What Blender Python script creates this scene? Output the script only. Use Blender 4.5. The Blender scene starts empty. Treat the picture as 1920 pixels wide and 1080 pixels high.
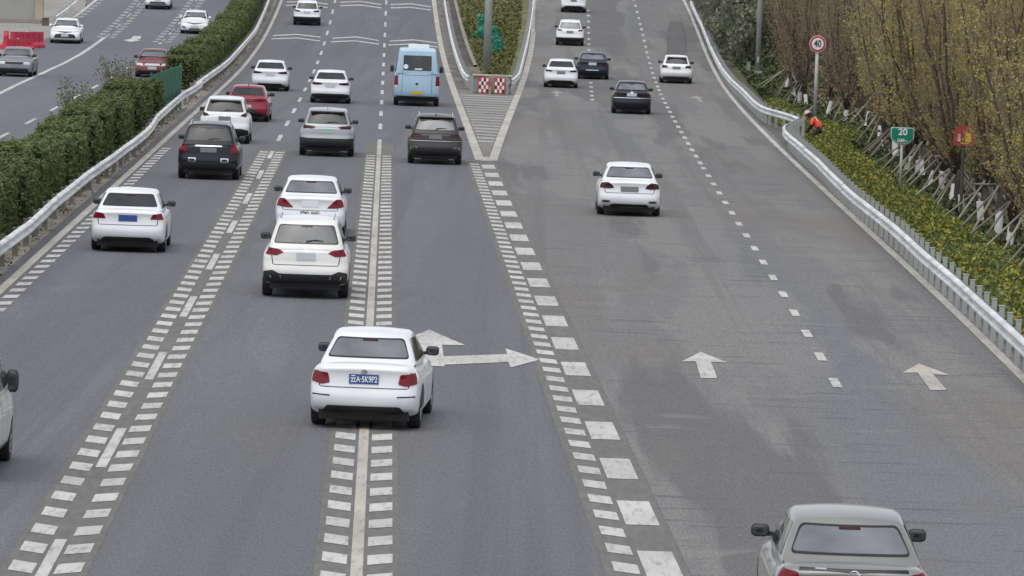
import bpy, bmesh, math, random
import numpy as np
from mathutils import Vector, Matrix
from mathutils.bvhtree import BVHTree
from mathutils.geometry import delaunay_2d_cdt

# ------------------------------------------------------------------ camera, sky, sun, exposure
SC = bpy.context.scene
F_PX, ROLL, CAM_H = 9900.0, math.radians(2.0), 7.6          # focal length in pixels of a 1920 wide frame
PITCH = 0.0647012
cam_data = bpy.data.cameras.new('camera')
cam_data.sensor_width = 36.0
cam_data.lens = 36.0 * F_PX / 1920.0
cam_data.clip_start, cam_data.clip_end = 1.0, 6000.0
cam = bpy.data.objects.new('camera', cam_data)
SC.collection.objects.link(cam)
_f = Vector((0, math.cos(PITCH), -math.sin(PITCH)))
_u = Vector((0, math.sin(PITCH), math.cos(PITCH)))
_r = Vector((1, 0, 0))
_cr = _r * math.cos(ROLL) + _u * math.sin(ROLL)
_cu = _r * -math.sin(ROLL) + _u * math.cos(ROLL)
_m = Matrix((_cr, _cu, -_f)).transposed().to_4x4()
_m.translation = (0, 0, CAM_H)
cam.matrix_world = _m
SC.camera = cam

SUN_EL, SUN_AZ = math.radians(68), math.radians(200)
world = bpy.data.worlds.new('World')
SC.world = world
world.use_nodes = True
wn, wl = world.node_tree.nodes, world.node_tree.links
wn.clear()
sky = wn.new('ShaderNodeTexSky')
sky.sky_type = 'NISHITA'
sky.sun_disc = False
sky.sun_elevation = SUN_EL
sky.sun_rotation = SUN_AZ
sky.air_density, sky.dust_density, sky.ozone_density = 1.0, 2.0, 1.0
hsv = wn.new('ShaderNodeHueSaturation')
hsv.inputs['Saturation'].default_value = 0.30
bg = wn.new('ShaderNodeBackground')
bg.inputs['Strength'].default_value = 0.15
wo = wn.new('ShaderNodeOutputWorld')
wl.new(sky.outputs[0], hsv.inputs['Color'])
wl.new(hsv.outputs[0], bg.inputs['Color'])
wl.new(bg.outputs[0], wo.inputs['Surface'])

sun_data = bpy.data.lights.new('sun', 'SUN')
sun_data.energy = 0.8
sun_data.angle = math.radians(60)
sun_data.color = (1.0, 0.975, 0.94)
sun = bpy.data.objects.new('sun', sun_data)
SC.collection.objects.link(sun)
_sd = Vector((math.sin(SUN_AZ) * math.cos(SUN_EL), math.cos(SUN_AZ) * math.cos(SUN_EL), math.sin(SUN_EL)))
sun.rotation_euler = _sd.to_track_quat('Z', 'Y').to_euler()

vs = SC.view_settings
vs.view_transform = 'Standard'
vs.look = 'None'
vs.exposure = 0.4
vs.gamma = 1.0
vs.use_curve_mapping = False

# ------------------------------------------------------------------ helpers
COL = SC.collection
RND = random.Random(7)
ZY = [-200, 60, 150, 200, 242, 272, 287, 302, 317, 332, 347, 362, 377, 392, 420, 480, 560, 700, 900, 3000]
ZZ = [0, 0, .03, .12, .20, .29, .38, .53, .75, 1.03, 1.42, 1.88, 2.42, 3.03, 4.25, 6.8, 9.6, 13, 15, 16]


def zp(Y):
    return float(np.interp(Y, ZY, ZZ))


def zslope(Y):
    return (zp(Y + 4) - zp(Y - 4)) / 8


def ray(px, py):
    u, v = px - 960, 540 - py
    u0 = u * math.cos(ROLL) - v * math.sin(ROLL)
    v0 = u * math.sin(ROLL) + v * math.cos(ROLL)
    dy = F_PX * math.cos(PITCH) + v0 * math.sin(PITCH)
    dz = -F_PX * math.sin(PITCH) + v0 * math.cos(PITCH)
    return u0 / dy, dz / dy


def at(px, py, h=0.0):
    """point of the ground (or h above it) that the photograph shows at a pixel"""
    rx, rz = ray(px, py)
    lo, hi = 30.0, 900.0
    for _ in range(60):
        m = (lo + hi) / 2
        if CAM_H + rz * m > zp(m) + h:
            lo = m
        else:
            hi = m
    Y = (lo + hi) / 2
    return Vector((rx * Y, Y, zp(Y) + h))


def to_px(x, y, z):
    d = Vector((x, y, z - CAM_H))
    c = d.dot(_f)
    return 960 + F_PX * d.dot(_cr) / c, 540 - F_PX * d.dot(_cu) / c


ORD = ['first', 'second', 'third', 'fourth', 'fifth', 'sixth', 'seventh', 'eighth', 'ninth', 'tenth', 'eleventh', 'twelfth', 'thirteenth', 'fourteenth', 'fifteenth', 'sixteenth', 'seventeenth', 'eighteenth', 'nineteenth', 'twentieth']
ORD += ['twenty-' + o for o in ORD[:9]] + ['thirtieth'] + ['thirty-' + o for o in ORD[:9]] + ['fortieth'] + ['forty-' + o for o in ORD[:9]] + ['fiftieth'] + ['fifty-' + o for o in ORD[:9]] + ['sixtieth']


def fit(pixels, deg=3, h=0.0):
    P = [at(x, y, h) for x, y in pixels]
    Y = np.array([p.y for p in P]); X = np.array([p.x for p in P])
    c = np.polyfit((Y - 200) / 100, X, deg)
    y0, y1 = Y.min(), Y.max()
    def f(yy):
        t = min(max(yy, y0), y1)
        v = np.polyval(c, (t - 200) / 100)
        if t != yy:
            d = (np.polyval(c, (t + 1 - 200) / 100) - np.polyval(c, (t - 1 - 200) / 100)) / 2
            v += d * (yy - t)
        return float(v)
    return f


def interp_line(pixels, h=0.0):
    P = sorted([at(x, y, h) for x, y in pixels], key=lambda p: p.y)
    Y = [p.y for p in P]; X = [p.x for p in P]
    a0 = (X[1] - X[0]) / (Y[1] - Y[0]); a1 = (X[-1] - X[-2]) / (Y[-1] - Y[-2])
    def f(yy):
        if yy < Y[0]:
            return X[0] + a0 * (yy - Y[0])
        if yy > Y[-1]:
            return X[-1] + a1 * (yy - Y[-1])
        return float(np.interp(yy, Y, X))
    return f


def mesh_of(name, verts, faces, smooth=False):
    me = bpy.data.meshes.new(name)
    me.from_pydata([tuple(v) for v in verts], [], faces)
    me.update()
    if smooth:
        me.shade_smooth()
    return me


def link(name, me, mat=None, parent=None):
    o = bpy.data.objects.new(name, me)
    COL.objects.link(o)
    if mat is not None and me is not None and not me.materials:
        me.materials.append(mat)
    if parent is not None:
        o.parent = parent
    return o


def mk(name, verts, faces, mat, parent=None, smooth=False):
    return link(name, mesh_of(name, verts, faces, smooth), mat, parent)


def thing(name, label, cat, loc=(0, 0, 0), rot=(0, 0, 0), group=None):
    o = bpy.data.objects.new(name, None)
    o.empty_display_size = 0.2
    COL.objects.link(o)
    o.location = loc
    o.rotation_euler = rot
    tag(o, label, cat, group)
    return o


def tag(o, label=None, cat=None, group=None, kind=None):
    if label: o['label'] = label
    if cat: o['category'] = cat
    if group: o['group'] = group
    if kind: o['kind'] = kind
    return o


def struct(name, verts, faces, mat, parent=None, smooth=False):
    o = mk(name, verts, faces, mat, parent, smooth)
    if parent is None:
        o['kind'] = 'structure'
    return o


class MB:
    """collects boxes, bars and tubes of ONE part"""
    def __init__(s):
        s.v, s.f = [], []

    def add(s, v, f):
        n = len(s.v)
        s.v += [tuple(p) for p in v]
        s.f += [tuple(i + n for i in q) for q in f]
        return s

    def box(s, c, d, M=None):
        x, y, z = d[0] / 2, d[1] / 2, d[2] / 2
        v = [Vector((a * x, b * y, e * z)) for a in (-1, 1) for b in (-1, 1) for e in (-1, 1)]
        v = [(M @ p if M else p) + Vector(c) for p in v]
        return s.add(v, [(0, 1, 3, 2), (4, 6, 7, 5), (0, 4, 5, 1), (2, 3, 7, 6), (0, 2, 6, 4), (1, 5, 7, 3)])

    def tube(s, pts, radii, n=6, caps=True):
        pts = [Vector(p) for p in pts]
        if not hasattr(radii, '__len__'):
            radii = [radii] * len(pts)
        base = len(s.v)
        for i, p in enumerate(pts):
            d = (pts[min(i + 1, len(pts) - 1)] - pts[max(i - 1, 0)]).normalized()
            a = d.orthogonal().normalized() if abs(d.z) > .95 else d.cross(Vector((0, 0, 1))).normalized()
            b = d.cross(a)
            for k in range(n):
                t = 2 * math.pi * k / n
                s.v.append(tuple(p + (a * math.cos(t) + b * math.sin(t)) * radii[i]))
        for i in range(len(pts) - 1):
            for k in range(n):
                k2 = (k + 1) % n
                s.f.append((base + i * n + k, base + i * n + k2, base + (i + 1) * n + k2, base + (i + 1) * n + k))
        if caps:
            s.f.append(tuple(base + k for k in range(n - 1, -1, -1)))
            s.f.append(tuple(base + (len(pts) - 1) * n + k for k in range(n)))
        return s

    def build(s, name, mat, parent=None, smooth=False):
        return mk(name, s.v, s.f, mat, parent, smooth)


# ------------------------------------------------------------------ materials
MATS = {}


def mat(name, color, rough=.6, metal=0., spec=.5, var=0., scale=3., color2=None, coat=0., stretch=(1, 1, 1), bump=0., bump_scale=20., obj_random=0., detail=4., translucent=0., ramp=(.33, .67)):
    if name in MATS:
        return MATS[name]
    m = bpy.data.materials.new(name)
    m.use_nodes = True
    n, l = m.node_tree.nodes, m.node_tree.links
    p = n['Principled BSDF']
    p.inputs['Base Color'].default_value = (*color, 1)
    p.inputs['Roughness'].default_value = rough
    p.inputs['Metallic'].default_value = metal
    p.inputs['Specular IOR Level'].default_value = spec
    p.inputs['Coat Weight'].default_value = coat
    p.inputs['Coat Roughness'].default_value = .05
    if var or color2 or obj_random or bump:
        tc = n.new('ShaderNodeTexCoord')
        mp = n.new('ShaderNodeMapping')
        mp.inputs['Scale'].default_value = stretch
        l.new(tc.outputs['Object'], mp.inputs['Vector'])
    if var or color2:
        nz = n.new('ShaderNodeTexNoise')
        nz.inputs['Scale'].default_value = scale
        nz.inputs['Detail'].default_value = detail
        l.new(mp.outputs[0], nz.inputs['Vector'])
        c2 = color2 or tuple(max(0, c * (1 - var)) for c in color)
        c1 = color if color2 else tuple(min(1, c * (1 + var)) for c in color)
        rmp = n.new('ShaderNodeValToRGB')
        rmp.color_ramp.elements[0].position, rmp.color_ramp.elements[1].position = ramp
        rmp.color_ramp.elements[0].color = (*c2, 1)
        rmp.color_ramp.elements[1].color = (*c1, 1)
        l.new(nz.outputs['Fac'], rmp.inputs['Fac'])
        out = rmp.outputs[0]
        if obj_random:
            oi = n.new('ShaderNodeObjectInfo')
            hs = n.new('ShaderNodeHueSaturation')
            mr = n.new('ShaderNodeMapRange')
            mr.inputs['To Min'].default_value = 1 - obj_random
            mr.inputs['To Max'].default_value = 1 + obj_random
            mh = n.new('ShaderNodeMapRange')
            mh.inputs['To Min'].default_value = .5 - obj_random * .07
            mh.inputs['To Max'].default_value = .5 + obj_random * .07
            l.new(oi.outputs['Random'], mr.inputs['Value'])
            l.new(oi.outputs['Random'], mh.inputs['Value'])
            l.new(mr.outputs[0], hs.inputs['Value'])
            l.new(mh.outputs[0], hs.inputs['Hue'])
            l.new(out, hs.inputs['Color'])
            out = hs.outputs[0]
        l.new(out, p.inputs['Base Color'])
    if bump:
        nb = n.new('ShaderNodeTexNoise')
        nb.inputs['Scale'].default_value = bump_scale
        l.new(mp.outputs[0], nb.inputs['Vector'])
        bp = n.new('ShaderNodeBump')
        bp.inputs['Strength'].default_value = bump
        l.new(nb.outputs['Fac'], bp.inputs['Height'])
        l.new(bp.outputs[0], p.inputs['Normal'])
    if translucent:
        tr = n.new('ShaderNodeBsdfTranslucent')
        mxs = n.new('ShaderNodeMixShader')
        mxs.inputs[0].default_value = translucent
        if p.inputs['Base Color'].is_linked:
            l.new(p.inputs['Base Color'].links[0].from_socket, tr.inputs['Color'])
        else:
            tr.inputs['Color'].default_value = (*color, 1)
        l.new(p.outputs[0], mxs.inputs[1]); l.new(tr.outputs[0], mxs.inputs[2])
        l.new(mxs.outputs[0], n['Material Output'].inputs['Surface'])
    MATS[name] = m
    return m


def layered(name, base, layers, rough=.85, grain=.12, grain_scale=9., spec=.35):
    """asphalt and ground: a base colour, noise layers (colour, scale, stretch, low, high, amount) and fine grain"""
    m = bpy.data.materials.new(name)
    m.use_nodes = True
    n, l = m.node_tree.nodes, m.node_tree.links
    p = n['Principled BSDF']
    p.inputs['Roughness'].default_value = rough
    p.inputs['Specular IOR Level'].default_value = spec
    tc = n.new('ShaderNodeTexCoord')
    cur = n.new('ShaderNodeRGB')
    cur.outputs[0].default_value = (*base, 1)
    out = cur.outputs[0]
    for i, (c, sc, st, lo, hi, amt) in enumerate(layers):
        mp = n.new('ShaderNodeMapping')
        mp.inputs['Scale'].default_value = st
        mp.inputs['Location'].default_value = (i * 7.3, i * 3.1, 0)
        l.new(tc.outputs['Object'], mp.inputs['Vector'])
        nz = n.new('ShaderNodeTexNoise')
        nz.inputs['Scale'].default_value = sc
        nz.inputs['Detail'].default_value = 5
        nz.inputs['Roughness'].default_value = .6
        l.new(mp.outputs[0], nz.inputs['Vector'])
        mr = n.new('ShaderNodeMapRange')
        mr.interpolation_type = 'SMOOTHSTEP'
        mr.inputs['From Min'].default_value = lo
        mr.inputs['From Max'].default_value = hi
        mr.inputs['To Max'].default_value = amt
        l.new(nz.outputs['Fac'], mr.inputs['Value'])
        mx = n.new('ShaderNodeMix')
        mx.data_type = 'RGBA'
        l.new(mr.outputs[0], mx.inputs['Factor'])
        l.new(out, mx.inputs[6])
        mx.inputs[7].default_value = (*c, 1)
        out = mx.outputs[2]
    if grain:
        mp = n.new('ShaderNodeMapping')
        mp.inputs['Scale'].default_value = (1, .16, 1)
        l.new(tc.outputs['Object'], mp.inputs['Vector'])
        nz = n.new('ShaderNodeTexNoise')
        nz.inputs['Scale'].default_value = grain_scale
        nz.inputs['Detail'].default_value = 3
        l.new(mp.outputs[0], nz.inputs['Vector'])
        mr = n.new('ShaderNodeMapRange')
        mr.inputs['From Min'].default_value = .3
        mr.inputs['From Max'].default_value = .7
        mr.inputs['To Min'].default_value = 1 - grain
        mr.inputs['To Max'].default_value = 1 + grain
        l.new(nz.outputs['Fac'], mr.inputs['Value'])
        hs = n.new('ShaderNodeHueSaturation')
        l.new(mr.outputs[0], hs.inputs['Value'])
        l.new(out, hs.inputs['Color'])
        out = hs.outputs[0]
    l.new(out, p.inputs['Base Color'])
    MATS[name] = m
    return m


ASPHALT = layered('asphalt_main', (.120, .123, .135), [
    ((.148, .150, .160), .5, (.9, .035, 1), .45, .65, .7),
    ((.098, .098, .104), .45, (1.2, .03, 1), .5, .7, .6),
    ((.13, .128, .128), .12, (1, .25, 1), .45, .7, .7),
    ((.165, .166, .174), 1.1, (.5, .06, 1), .58, .68, .5),
    ((.1, .1, .104), .9, (1.3, .008, 1), .52, .64, .55)], grain=.22, grain_scale=30.)
ASPHALT_OPP = layered('asphalt_opposite', (.128, .133, .15), [
    ((.15, .154, .17), .4, (.7, .05, 1), .45, .65, .7),
    ((.105, .107, .115), .1, (1, .3, 1), .5, .7, .6)], grain=.1)
ASPHALT_RAMP = layered('asphalt_ramp', (.158, .155, .152), [
    ((.140, .146, .152), .16, (1.6, .02, 1), .48, .56, .9),
    ((.190, .184, .177), .30, (1.0, .07, 1), .47, .54, .8),
    ((.112, .110, .110), .26, (1.1, .055, 1), .53, .58, .8),
    ((.205, .197, .186), .9, (.4, .5, 1), .60, .66, .5),
    ((.100, .100, .102), 1.5, (.22, 1.3, 1), .585, .635, .8),
    ((.155, .136, .12), .2, (1, .15, 1), .52, .62, .6),
    ((.118, .115, .112), .8, (1.2, .01, 1), .52, .64, .5)], grain=.24, grain_scale=30.)
STRIP = layered('asphalt_brown_strip', (.142, .136, .127), [((.165, .158, .148), .8, (1, .2, 1), .45, .65, .6)], grain=.15)
SHOULDER = layered('shoulder_dirt', (.27, .245, .21), [
    ((.19, .17, .14), .9, (1, .3, 1), .42, .6, .8),
    ((.33, .31, .28), 1.3, (1, .2, 1), .55, .68, .8)], grain=.2, rough=.95)
CONC_SHOULDER = layered('shoulder_asphalt', (.105, .104, .1), [
    ((.15, .145, .135), .7, (1, .15, 1), .45, .62, .8)], grain=.2, rough=.95)
SHOULDER_ISL = layered('island_shoulder_gravel', (.17, .158, .14), [((.115, .103, .088), .9, (1, .3, 1), .45, .6, .9), ((.27, .25, .225), 1.6, (1, .15, 1), .58, .68, .8)], grain=.3, rough=1.)
GORE_PAVE = layered('gore_paving', (.20, .188, .168), [((.155, .145, .128), .6, (1, .3, 1), .45, .62, .8)], grain=.2)
GROUND = layered('ground_soil', (.075, .075, .04), [
    ((.11, .09, .055), .35, (1, .6, 1), .42, .6, .9),
    ((.05, .065, .025), .8, (1, .6, 1), .5, .66, .8)], grain=.35, rough=1.0)
LAWN = layered('island_lawn', (.13, .13, .055), [
    ((.2, .165, .095), .3, (1.2, .25, 1), .46, .6, .9),
    ((.075, .1, .035), .8, (1, .5, 1), .48, .62, .8)], grain=.35, rough=1.0)
CONCRETE = layered('concrete_apron', (.3, .285, .26), [((.24, .225, .2), .4, (1, .4, 1), .42, .62, .8)], grain=.1)


def paint_mat(name, color, wear, under=(.14, .135, .13)):
    m = bpy.data.materials.new(name)
    m.use_nodes = True
    n, l = m.node_tree.nodes, m.node_tree.links
    p = n['Principled BSDF']
    p.inputs['Roughness'].default_value = .75
    p.inputs['Specular IOR Level'].default_value = .3
    tc = n.new('ShaderNodeTexCoord')
    mp = n.new('ShaderNodeMapping')
    mp.inputs['Scale'].default_value = (3.5, .5, 1)
    l.new(tc.outputs['Object'], mp.inputs['Vector'])
    a = n.new('ShaderNodeTexNoise'); a.inputs['Scale'].default_value = 2.4; a.inputs['Detail'].default_value = 9; a.inputs['Roughness'].default_value = .7
    l.new(mp.outputs[0], a.inputs['Vector'])
    mr = n.new('ShaderNodeMapRange'); mr.inputs['From Min'].default_value = .5; mr.inputs['From Max'].default_value = .75; mr.inputs['To Max'].default_value = wear
    l.new(a.outputs['Fac'], mr.inputs['Value'])
    mx = n.new('ShaderNodeMix'); mx.data_type = 'RGBA'
    l.new(mr.outputs[0], mx.inputs['Factor'])
    mx.inputs[6].default_value = (*color, 1); mx.inputs[7].default_value = (*under, 1)
    b = n.new('ShaderNodeTexNoise'); b.inputs['Scale'].default_value = .35
    l.new(tc.outputs['Object'], b.inputs['Vector'])
    mb = n.new('ShaderNodeMapRange'); mb.inputs['From Min'].default_value = .35; mb.inputs['From Max'].default_value = .65; mb.inputs['To Min'].default_value = .85; mb.inputs['To Max'].default_value = 1.08
    l.new(b.outputs['Fac'], mb.inputs['Value'])
    hs = n.new('ShaderNodeHueSaturation')
    l.new(mb.outputs[0], hs.inputs['Value']); l.new(mx.outputs[2], hs.inputs['Color'])
    l.new(hs.outputs[0], p.inputs['Base Color'])
    MATS[name] = m
    return m


WHITE_PAINT = paint_mat('road_paint_white', (.52, .51, .48), .9)
CREAM_PAINT = paint_mat('road_paint_cream', (.46, .425, .37), .75)
FAINT_PAINT = paint_mat('road_paint_worn', (.33, .325, .31), .8)
GORE_PAINT = paint_mat('road_paint_gore', (.34, .335, .315), .6)

GALV = mat('galvanised_steel', (.66, .67, .66), .5, .1, .5, var=.22, scale=.9, detail=8)
POST_STEEL = mat('post_steel', (.4, .41, .4), .6, .15, var=.15, scale=2)
RUSTY = mat('post_brown', (.2, .185, .165), .8, .1, var=.3, scale=3)
POLE_GREY = mat('pole_grey', (.33, .35, .33), .6, .2, var=.1, scale=1.5)
TYRE = mat('tyre_rubber', (.022, .022, .024), .85, var=.25, scale=6)
RIM = mat('wheel_rim', (.35, .36, .38), .35, .8)
BLACK = mat('black_plastic', (.022, .023, .025), .55, var=.2, scale=5)
UNDER = mat('underbody', (.02, .02, .02), .9)
GLASS = mat('car_glass', (.028, .031, .033), .06, 0, .5)
GLASS_TINT = mat('car_glass_grey', (.10, .105, .11), .1, 0, .5)
GLASS_BROWN = mat('car_glass_brown', (.15, .135, .115), .12, 0, .5)
def glass_mat(name, see, dust, refl=1.5):  # dust: pale diffuse share, also paints in the grey of reflected sky
    m = bpy.data.materials.new(name)
    m.use_nodes = True
    n, l = m.node_tree.nodes, m.node_tree.links
    n.remove(n['Principled BSDF'])
    tr = n.new('ShaderNodeBsdfTransparent'); tr.inputs['Color'].default_value = (*see, 1)
    di = n.new('ShaderNodeBsdfDiffuse'); di.inputs['Color'].default_value = (.40, .42, .44, 1)
    gl = n.new('ShaderNodeBsdfGlossy'); gl.inputs['Roughness'].default_value = .03
    fr = n.new('ShaderNodeFresnel'); fr.inputs['IOR'].default_value = refl
    nz = n.new('ShaderNodeTexNoise'); nz.inputs['Scale'].default_value = 1.1; nz.inputs['Detail'].default_value = 3
    tc = n.new('ShaderNodeTexCoord'); l.new(tc.outputs['Object'], nz.inputs['Vector'])
    mr = n.new('ShaderNodeMapRange'); mr.inputs['From Min'].default_value = .3; mr.inputs['From Max'].default_value = .7
    mr.inputs['To Min'].default_value = dust * .55; mr.inputs['To Max'].default_value = dust * 1.45
    l.new(nz.outputs['Fac'], mr.inputs['Value'])
    a = n.new('ShaderNodeMixShader'); b = n.new('ShaderNodeMixShader')
    l.new(mr.outputs[0], a.inputs[0]); l.new(tr.outputs[0], a.inputs[1]); l.new(di.outputs[0], a.inputs[2])
    l.new(fr.outputs[0], b.inputs[0]); l.new(a.outputs[0], b.inputs[1]); l.new(gl.outputs[0], b.inputs[2])
    l.new(b.outputs[0], n['Material Output'].inputs['Surface'])
    MATS[name] = m
    return m


PANE = glass_mat('window_glass', (.55, .58, .57), .10, 1.7)
PANE_DARK = glass_mat('window_glass_dark', (.16, .17, .17), .07, 1.6)
PANE_SKY_GREY = glass_mat('window_glass_sky_grey', (.6, .63, .65), .38, 1.8)  # strong diffuse share: sky reflection painted into the pane colour
PANE_BROWN = glass_mat('window_glass_brown', (.42, .37, .31), .24, 1.7)
LINING = mat('cabin_lining', (.16, .16, .155), .9)
SEAT = mat('seat_fabric', (.03, .03, .032), .9)
FRIT = mat('window_border', (.012, .012, .013), .35)
MIRROR = mat('mirror_glass', (.05, .055, .06), .05, .2, .8)
RED_LENS = mat('red_lens', (.17, .004, .012), .15, 0, .35, coat=.1)
DARK_LENS = mat('dark_lens', (.045, .008, .010), .15, 0, .35, coat=.1)
CLEAR_LENS = mat('clear_lens', (.62, .6, .6), .12, .2, .6, coat=.6)
CHROME = mat('chrome', (.75, .76, .78), .18, 1.)
PLATE_WHITE = mat('plate_pale', (.55, .57, .6), .5)
PLATE_GREY = mat('plate_grey', (.2, .215, .22), .55)
PLATE_BLUE = mat('plate_blue', (.03, .075, .24), .45)
PLATE_YELLOW = mat('plate_yellow', (.62, .36, .03), .5)
PLATE_GREEN = mat('plate_green', (.35, .55, .45), .5)
LETTER_WHITE = mat('lettering_white', (.8, .8, .82), .6)
LETTER_DARK = mat('lettering_dark', (.05, .05, .05), .6)
BARK = mat('bark', (.075, .06, .047), .95, var=.35, scale=5)
TWIG = mat('twig_bark', (.22, .175, .135), .95, var=.35, scale=3)
STAKE = mat('stake_wood', (.25, .225, .18), .9, var=.35, scale=2, obj_random=.25)
WRAP = mat('trunk_wrap_white', (.74, .74, .71), .8, var=.1, scale=5)


def paint(name, c, metal=0., rough=.3, dirt=.06):
    dark = max(c) < .1
    return mat('car_paint_' + name, c, rough, metal, .3 if dark else .5, var=dirt, scale=1.3, coat=.15 if dark else .5)


P_WHITE = paint('white', (.76, .77, .78))
P_CREAM = paint('cream_white', (.76, .75, .72))
P_BLACK = paint('black', (.014, .016, .022), .0, .25)
P_NAVY = paint('dark_blue', (.02, .027, .045), .2, .3)
P_BROWN = paint('dark_brown', (.055, .05, .05), .3, .32)
P_RED = paint('red', (.26, .012, .03), .1, .28)
P_MAROON = paint('maroon', (.155, .03, .036), .1, .4, dirt=.15)
P_SILVER = paint('silver_grey', (.36, .375, .38), .35, .32)
P_OLDGREY = paint('worn_grey', (.19, .20, .215), .1, .5, dirt=.2)
P_CHAMP = paint('champagne_grey', (.25, .246, .232), .3, .35, dirt=.12)
P_BLUE = paint('pale_blue', (.37, .54, .66), 0, .4)
P_VAN = paint('van_white', (.62, .61, .57), 0, .4, dirt=.15)

# ------------------------------------------------------------------ the traced lines of the road
left_line = lambda Y: -5.44 - .02555 * (Y - 62.6)
center_line = fit([(673, 1080), (682, 880), (706, 330), (711.5, 239), (714, 187), (718, 140), (721.7, 88), (723, 67), (724, 3)], 1)
edge_left = fit([(528, 0), (506, 50), (478, 100), (455, 128), (431, 150), (407, 173), (360, 213), (324, 249), (305.5, 267.6), (275, 296.6), (244, 324), (40, 507), (0, 545)], 3)
gore_l = fit([(814, 0), (821.5, 46), (827, 83), (837, 123), (852, 169), (866, 207), (883, 247), (896, 281), (900, 300)], 3)
gore_r = fit([(1001, 0), (1001, 43), (995, 92), (985, 129), (976.5, 161), (969, 181), (955, 212), (938, 255), (923, 298)], 3)
thick = fit([(916, 313.5), (922, 329), (930, 345), (936, 362), (945, 381), (954, 401.7), (963, 422.5), (972.6, 446), (983.7, 473), (1027, 567), (1041, 606), (1061, 649), (1083, 698), (1104, 753), (1131, 814), (1162, 887.5), (1201, 972), (1238, 1061)], 3)
ramp_dash = fit([(1187, 1.5), (1196, 24), (1202, 46.5), (1206.7, 67), (1211, 89), (1214.7, 109), (1219.4, 128), (1225, 146.7), (1232, 163), (1239, 177), (1248, 193), (1261.5, 218), (1273, 237), (1290.5, 267.6), (1304, 291), (1319, 315.6), (1383, 418), (1397, 439), (1411, 462), (1428, 488), (1445, 515), (1465, 547), (1486, 581), (1508, 620), (1536, 664), (1566, 712)], 4)
edge_ramp = fit([(1281, 0), (1294, 24), (1309, 59), (1318, 86), (1329.6, 115.5), (1347, 148), (1365, 175), (1386, 198.5), (1412.6, 225), (1439, 255), (1466, 284), (1495.5, 311), (1522.6, 338), (1578, 385), (1620.5, 425.6), (1663, 466), (1718.5, 517), (1761, 555.5), (1803.7, 598), (1846, 638.6), (1889, 679), (1920, 711)], 4)
rail_left = interp_line([(504, 0), (481, 52), (452, 87), (423, 117), (394, 137), (367, 157), (341, 172), (319, 190), (290, 216), (281, 231), (269, 243), (214, 284.5), (159, 321), (101, 367), (46, 416), (0, 449)], .75)
opp_lane = fit([(20, 250), (60, 224), (100, 203), (180, 163), (238, 130), (303.7, 78.5), (321.5, 59), (357, 16.3), (370, 0)], 2)
opp_hash = fit([(200, 69.6), (216, 53), (232.6, 37.8), (249, 20), (265, 4.4)], 1)
opp_edge = fit([(181, 0), (160, 15), (139, 33)], 1)
Y_TIP = at(912, 301).y
Y_NOSE = at(921, 176).y


def tangent(f, Y):
    return math.atan2(f(Y + 3) - f(Y - 3), 6)


def strip(f0, f1, ya, yb, step=5., nx=1, dz=0.):
    n = max(1, int(math.ceil((yb - ya) / step)))
    V, Fc = [], []
    for i in range(n + 1):
        Y = ya + (yb - ya) * i / n
        a, b = f0(Y), f1(Y)
        for k in range(nx + 1):
            V.append((a + (b - a) * k / nx, Y, zp(Y) + dz))
    w = nx + 1
    for i in range(n):
        for k in range(nx):
            Fc.append((i * w + k, i * w + k + 1, (i + 1) * w + k + 1, (i + 1) * w + k))
    return V, Fc


# ------------------------------------------------------------------ ground and roads
gx = [-900, -300, -120, -60, -35, -25, -18, -12, -6, 0, 6, 10, 14, 18, 24, 32, 45, 80, 200, 900]
gy = list(range(-60, 60, 30)) + list(range(60, 440, 10)) + [460, 480, 520, 560, 620, 700, 800, 900, 1200, 1600, 2200, 3000]
V, Fc = [], []
for Y in gy:
    for X in gx:
        V.append((X, Y, zp(Y) - .06))
for i in range(len(gy) - 1):
    for k in range(len(gx) - 1):
        a = i * len(gx) + k
        Fc.append((a, a + 1, a + len(gx) + 1, a + len(gx)))
struct('ground', V, Fc, GROUND)


def main_right(Y):
    if Y < Y_TIP:
        return thick(Y) + .34
    return min(gore_l(Y) + .16, (gore_l(Y) + gore_r(Y)) / 2)


def ramp_left(Y):
    if Y < Y_TIP:
        return thick(Y) + .34
    return max(gore_r(Y) - .16, (gore_l(Y) + gore_r(Y)) / 2)


main_road = struct('main_road', *strip(lambda Y: edge_left(Y) - .35, main_right, 20, 560, 5, 4), ASPHALT)
ramp_road = struct('ramp_road', *strip(ramp_left, lambda Y: edge_ramp(Y) + .3, 20, 560, 5, 4), ASPHALT_RAMP)
hedge_right = lambda Y: left_line(Y) - 5.1
hedge_left = lambda Y: left_line(Y) - 6.5


def opp_left(Y):
    return float(np.interp(Y, [60, 150, 240, 300, 330, 345, 375, 420, 560], [-52, -46, -31, at(10, 100).x, at(85, 72).x, at(112, 52).x, at(172, 4).x, -35, -42]))


opp_road = struct('opposite_road', *strip(opp_left, lambda Y: rail_left(Y) - 2.45, 20, 560, 5, 4), ASPHALT_OPP)
struct('median_strip', *strip(lambda Y: rail_left(Y) - 2.45, lambda Y: edge_left(Y) - .35, 20, 560, 4, 3, -.005), SHOULDER)
struct('ramp_shoulder', *strip(lambda Y: edge_ramp(Y) + .3, lambda Y: edge_ramp(Y) + float(np.interp(Y, [100, 150, 165, 200, 235, 300, 420], [.36, .36, 1.0, 1.6, 2.0, 1.0, .9])), 20, 560, 5, 2, -.004), CONC_SHOULDER)
DIRT = layered('verge_dirt', (.11, .088, .07), [((.17, .145, .12), 1.2, (1, .5, 1), .48, .62, .8)], grain=.3, rough=1.)
struct('dirt_verge', *strip(lambda Y: edge_ramp(Y) + .28, lambda Y: edge_ramp(Y) + 2.2, 60, 175, 5, 2, -.012), DIRT)
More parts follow.
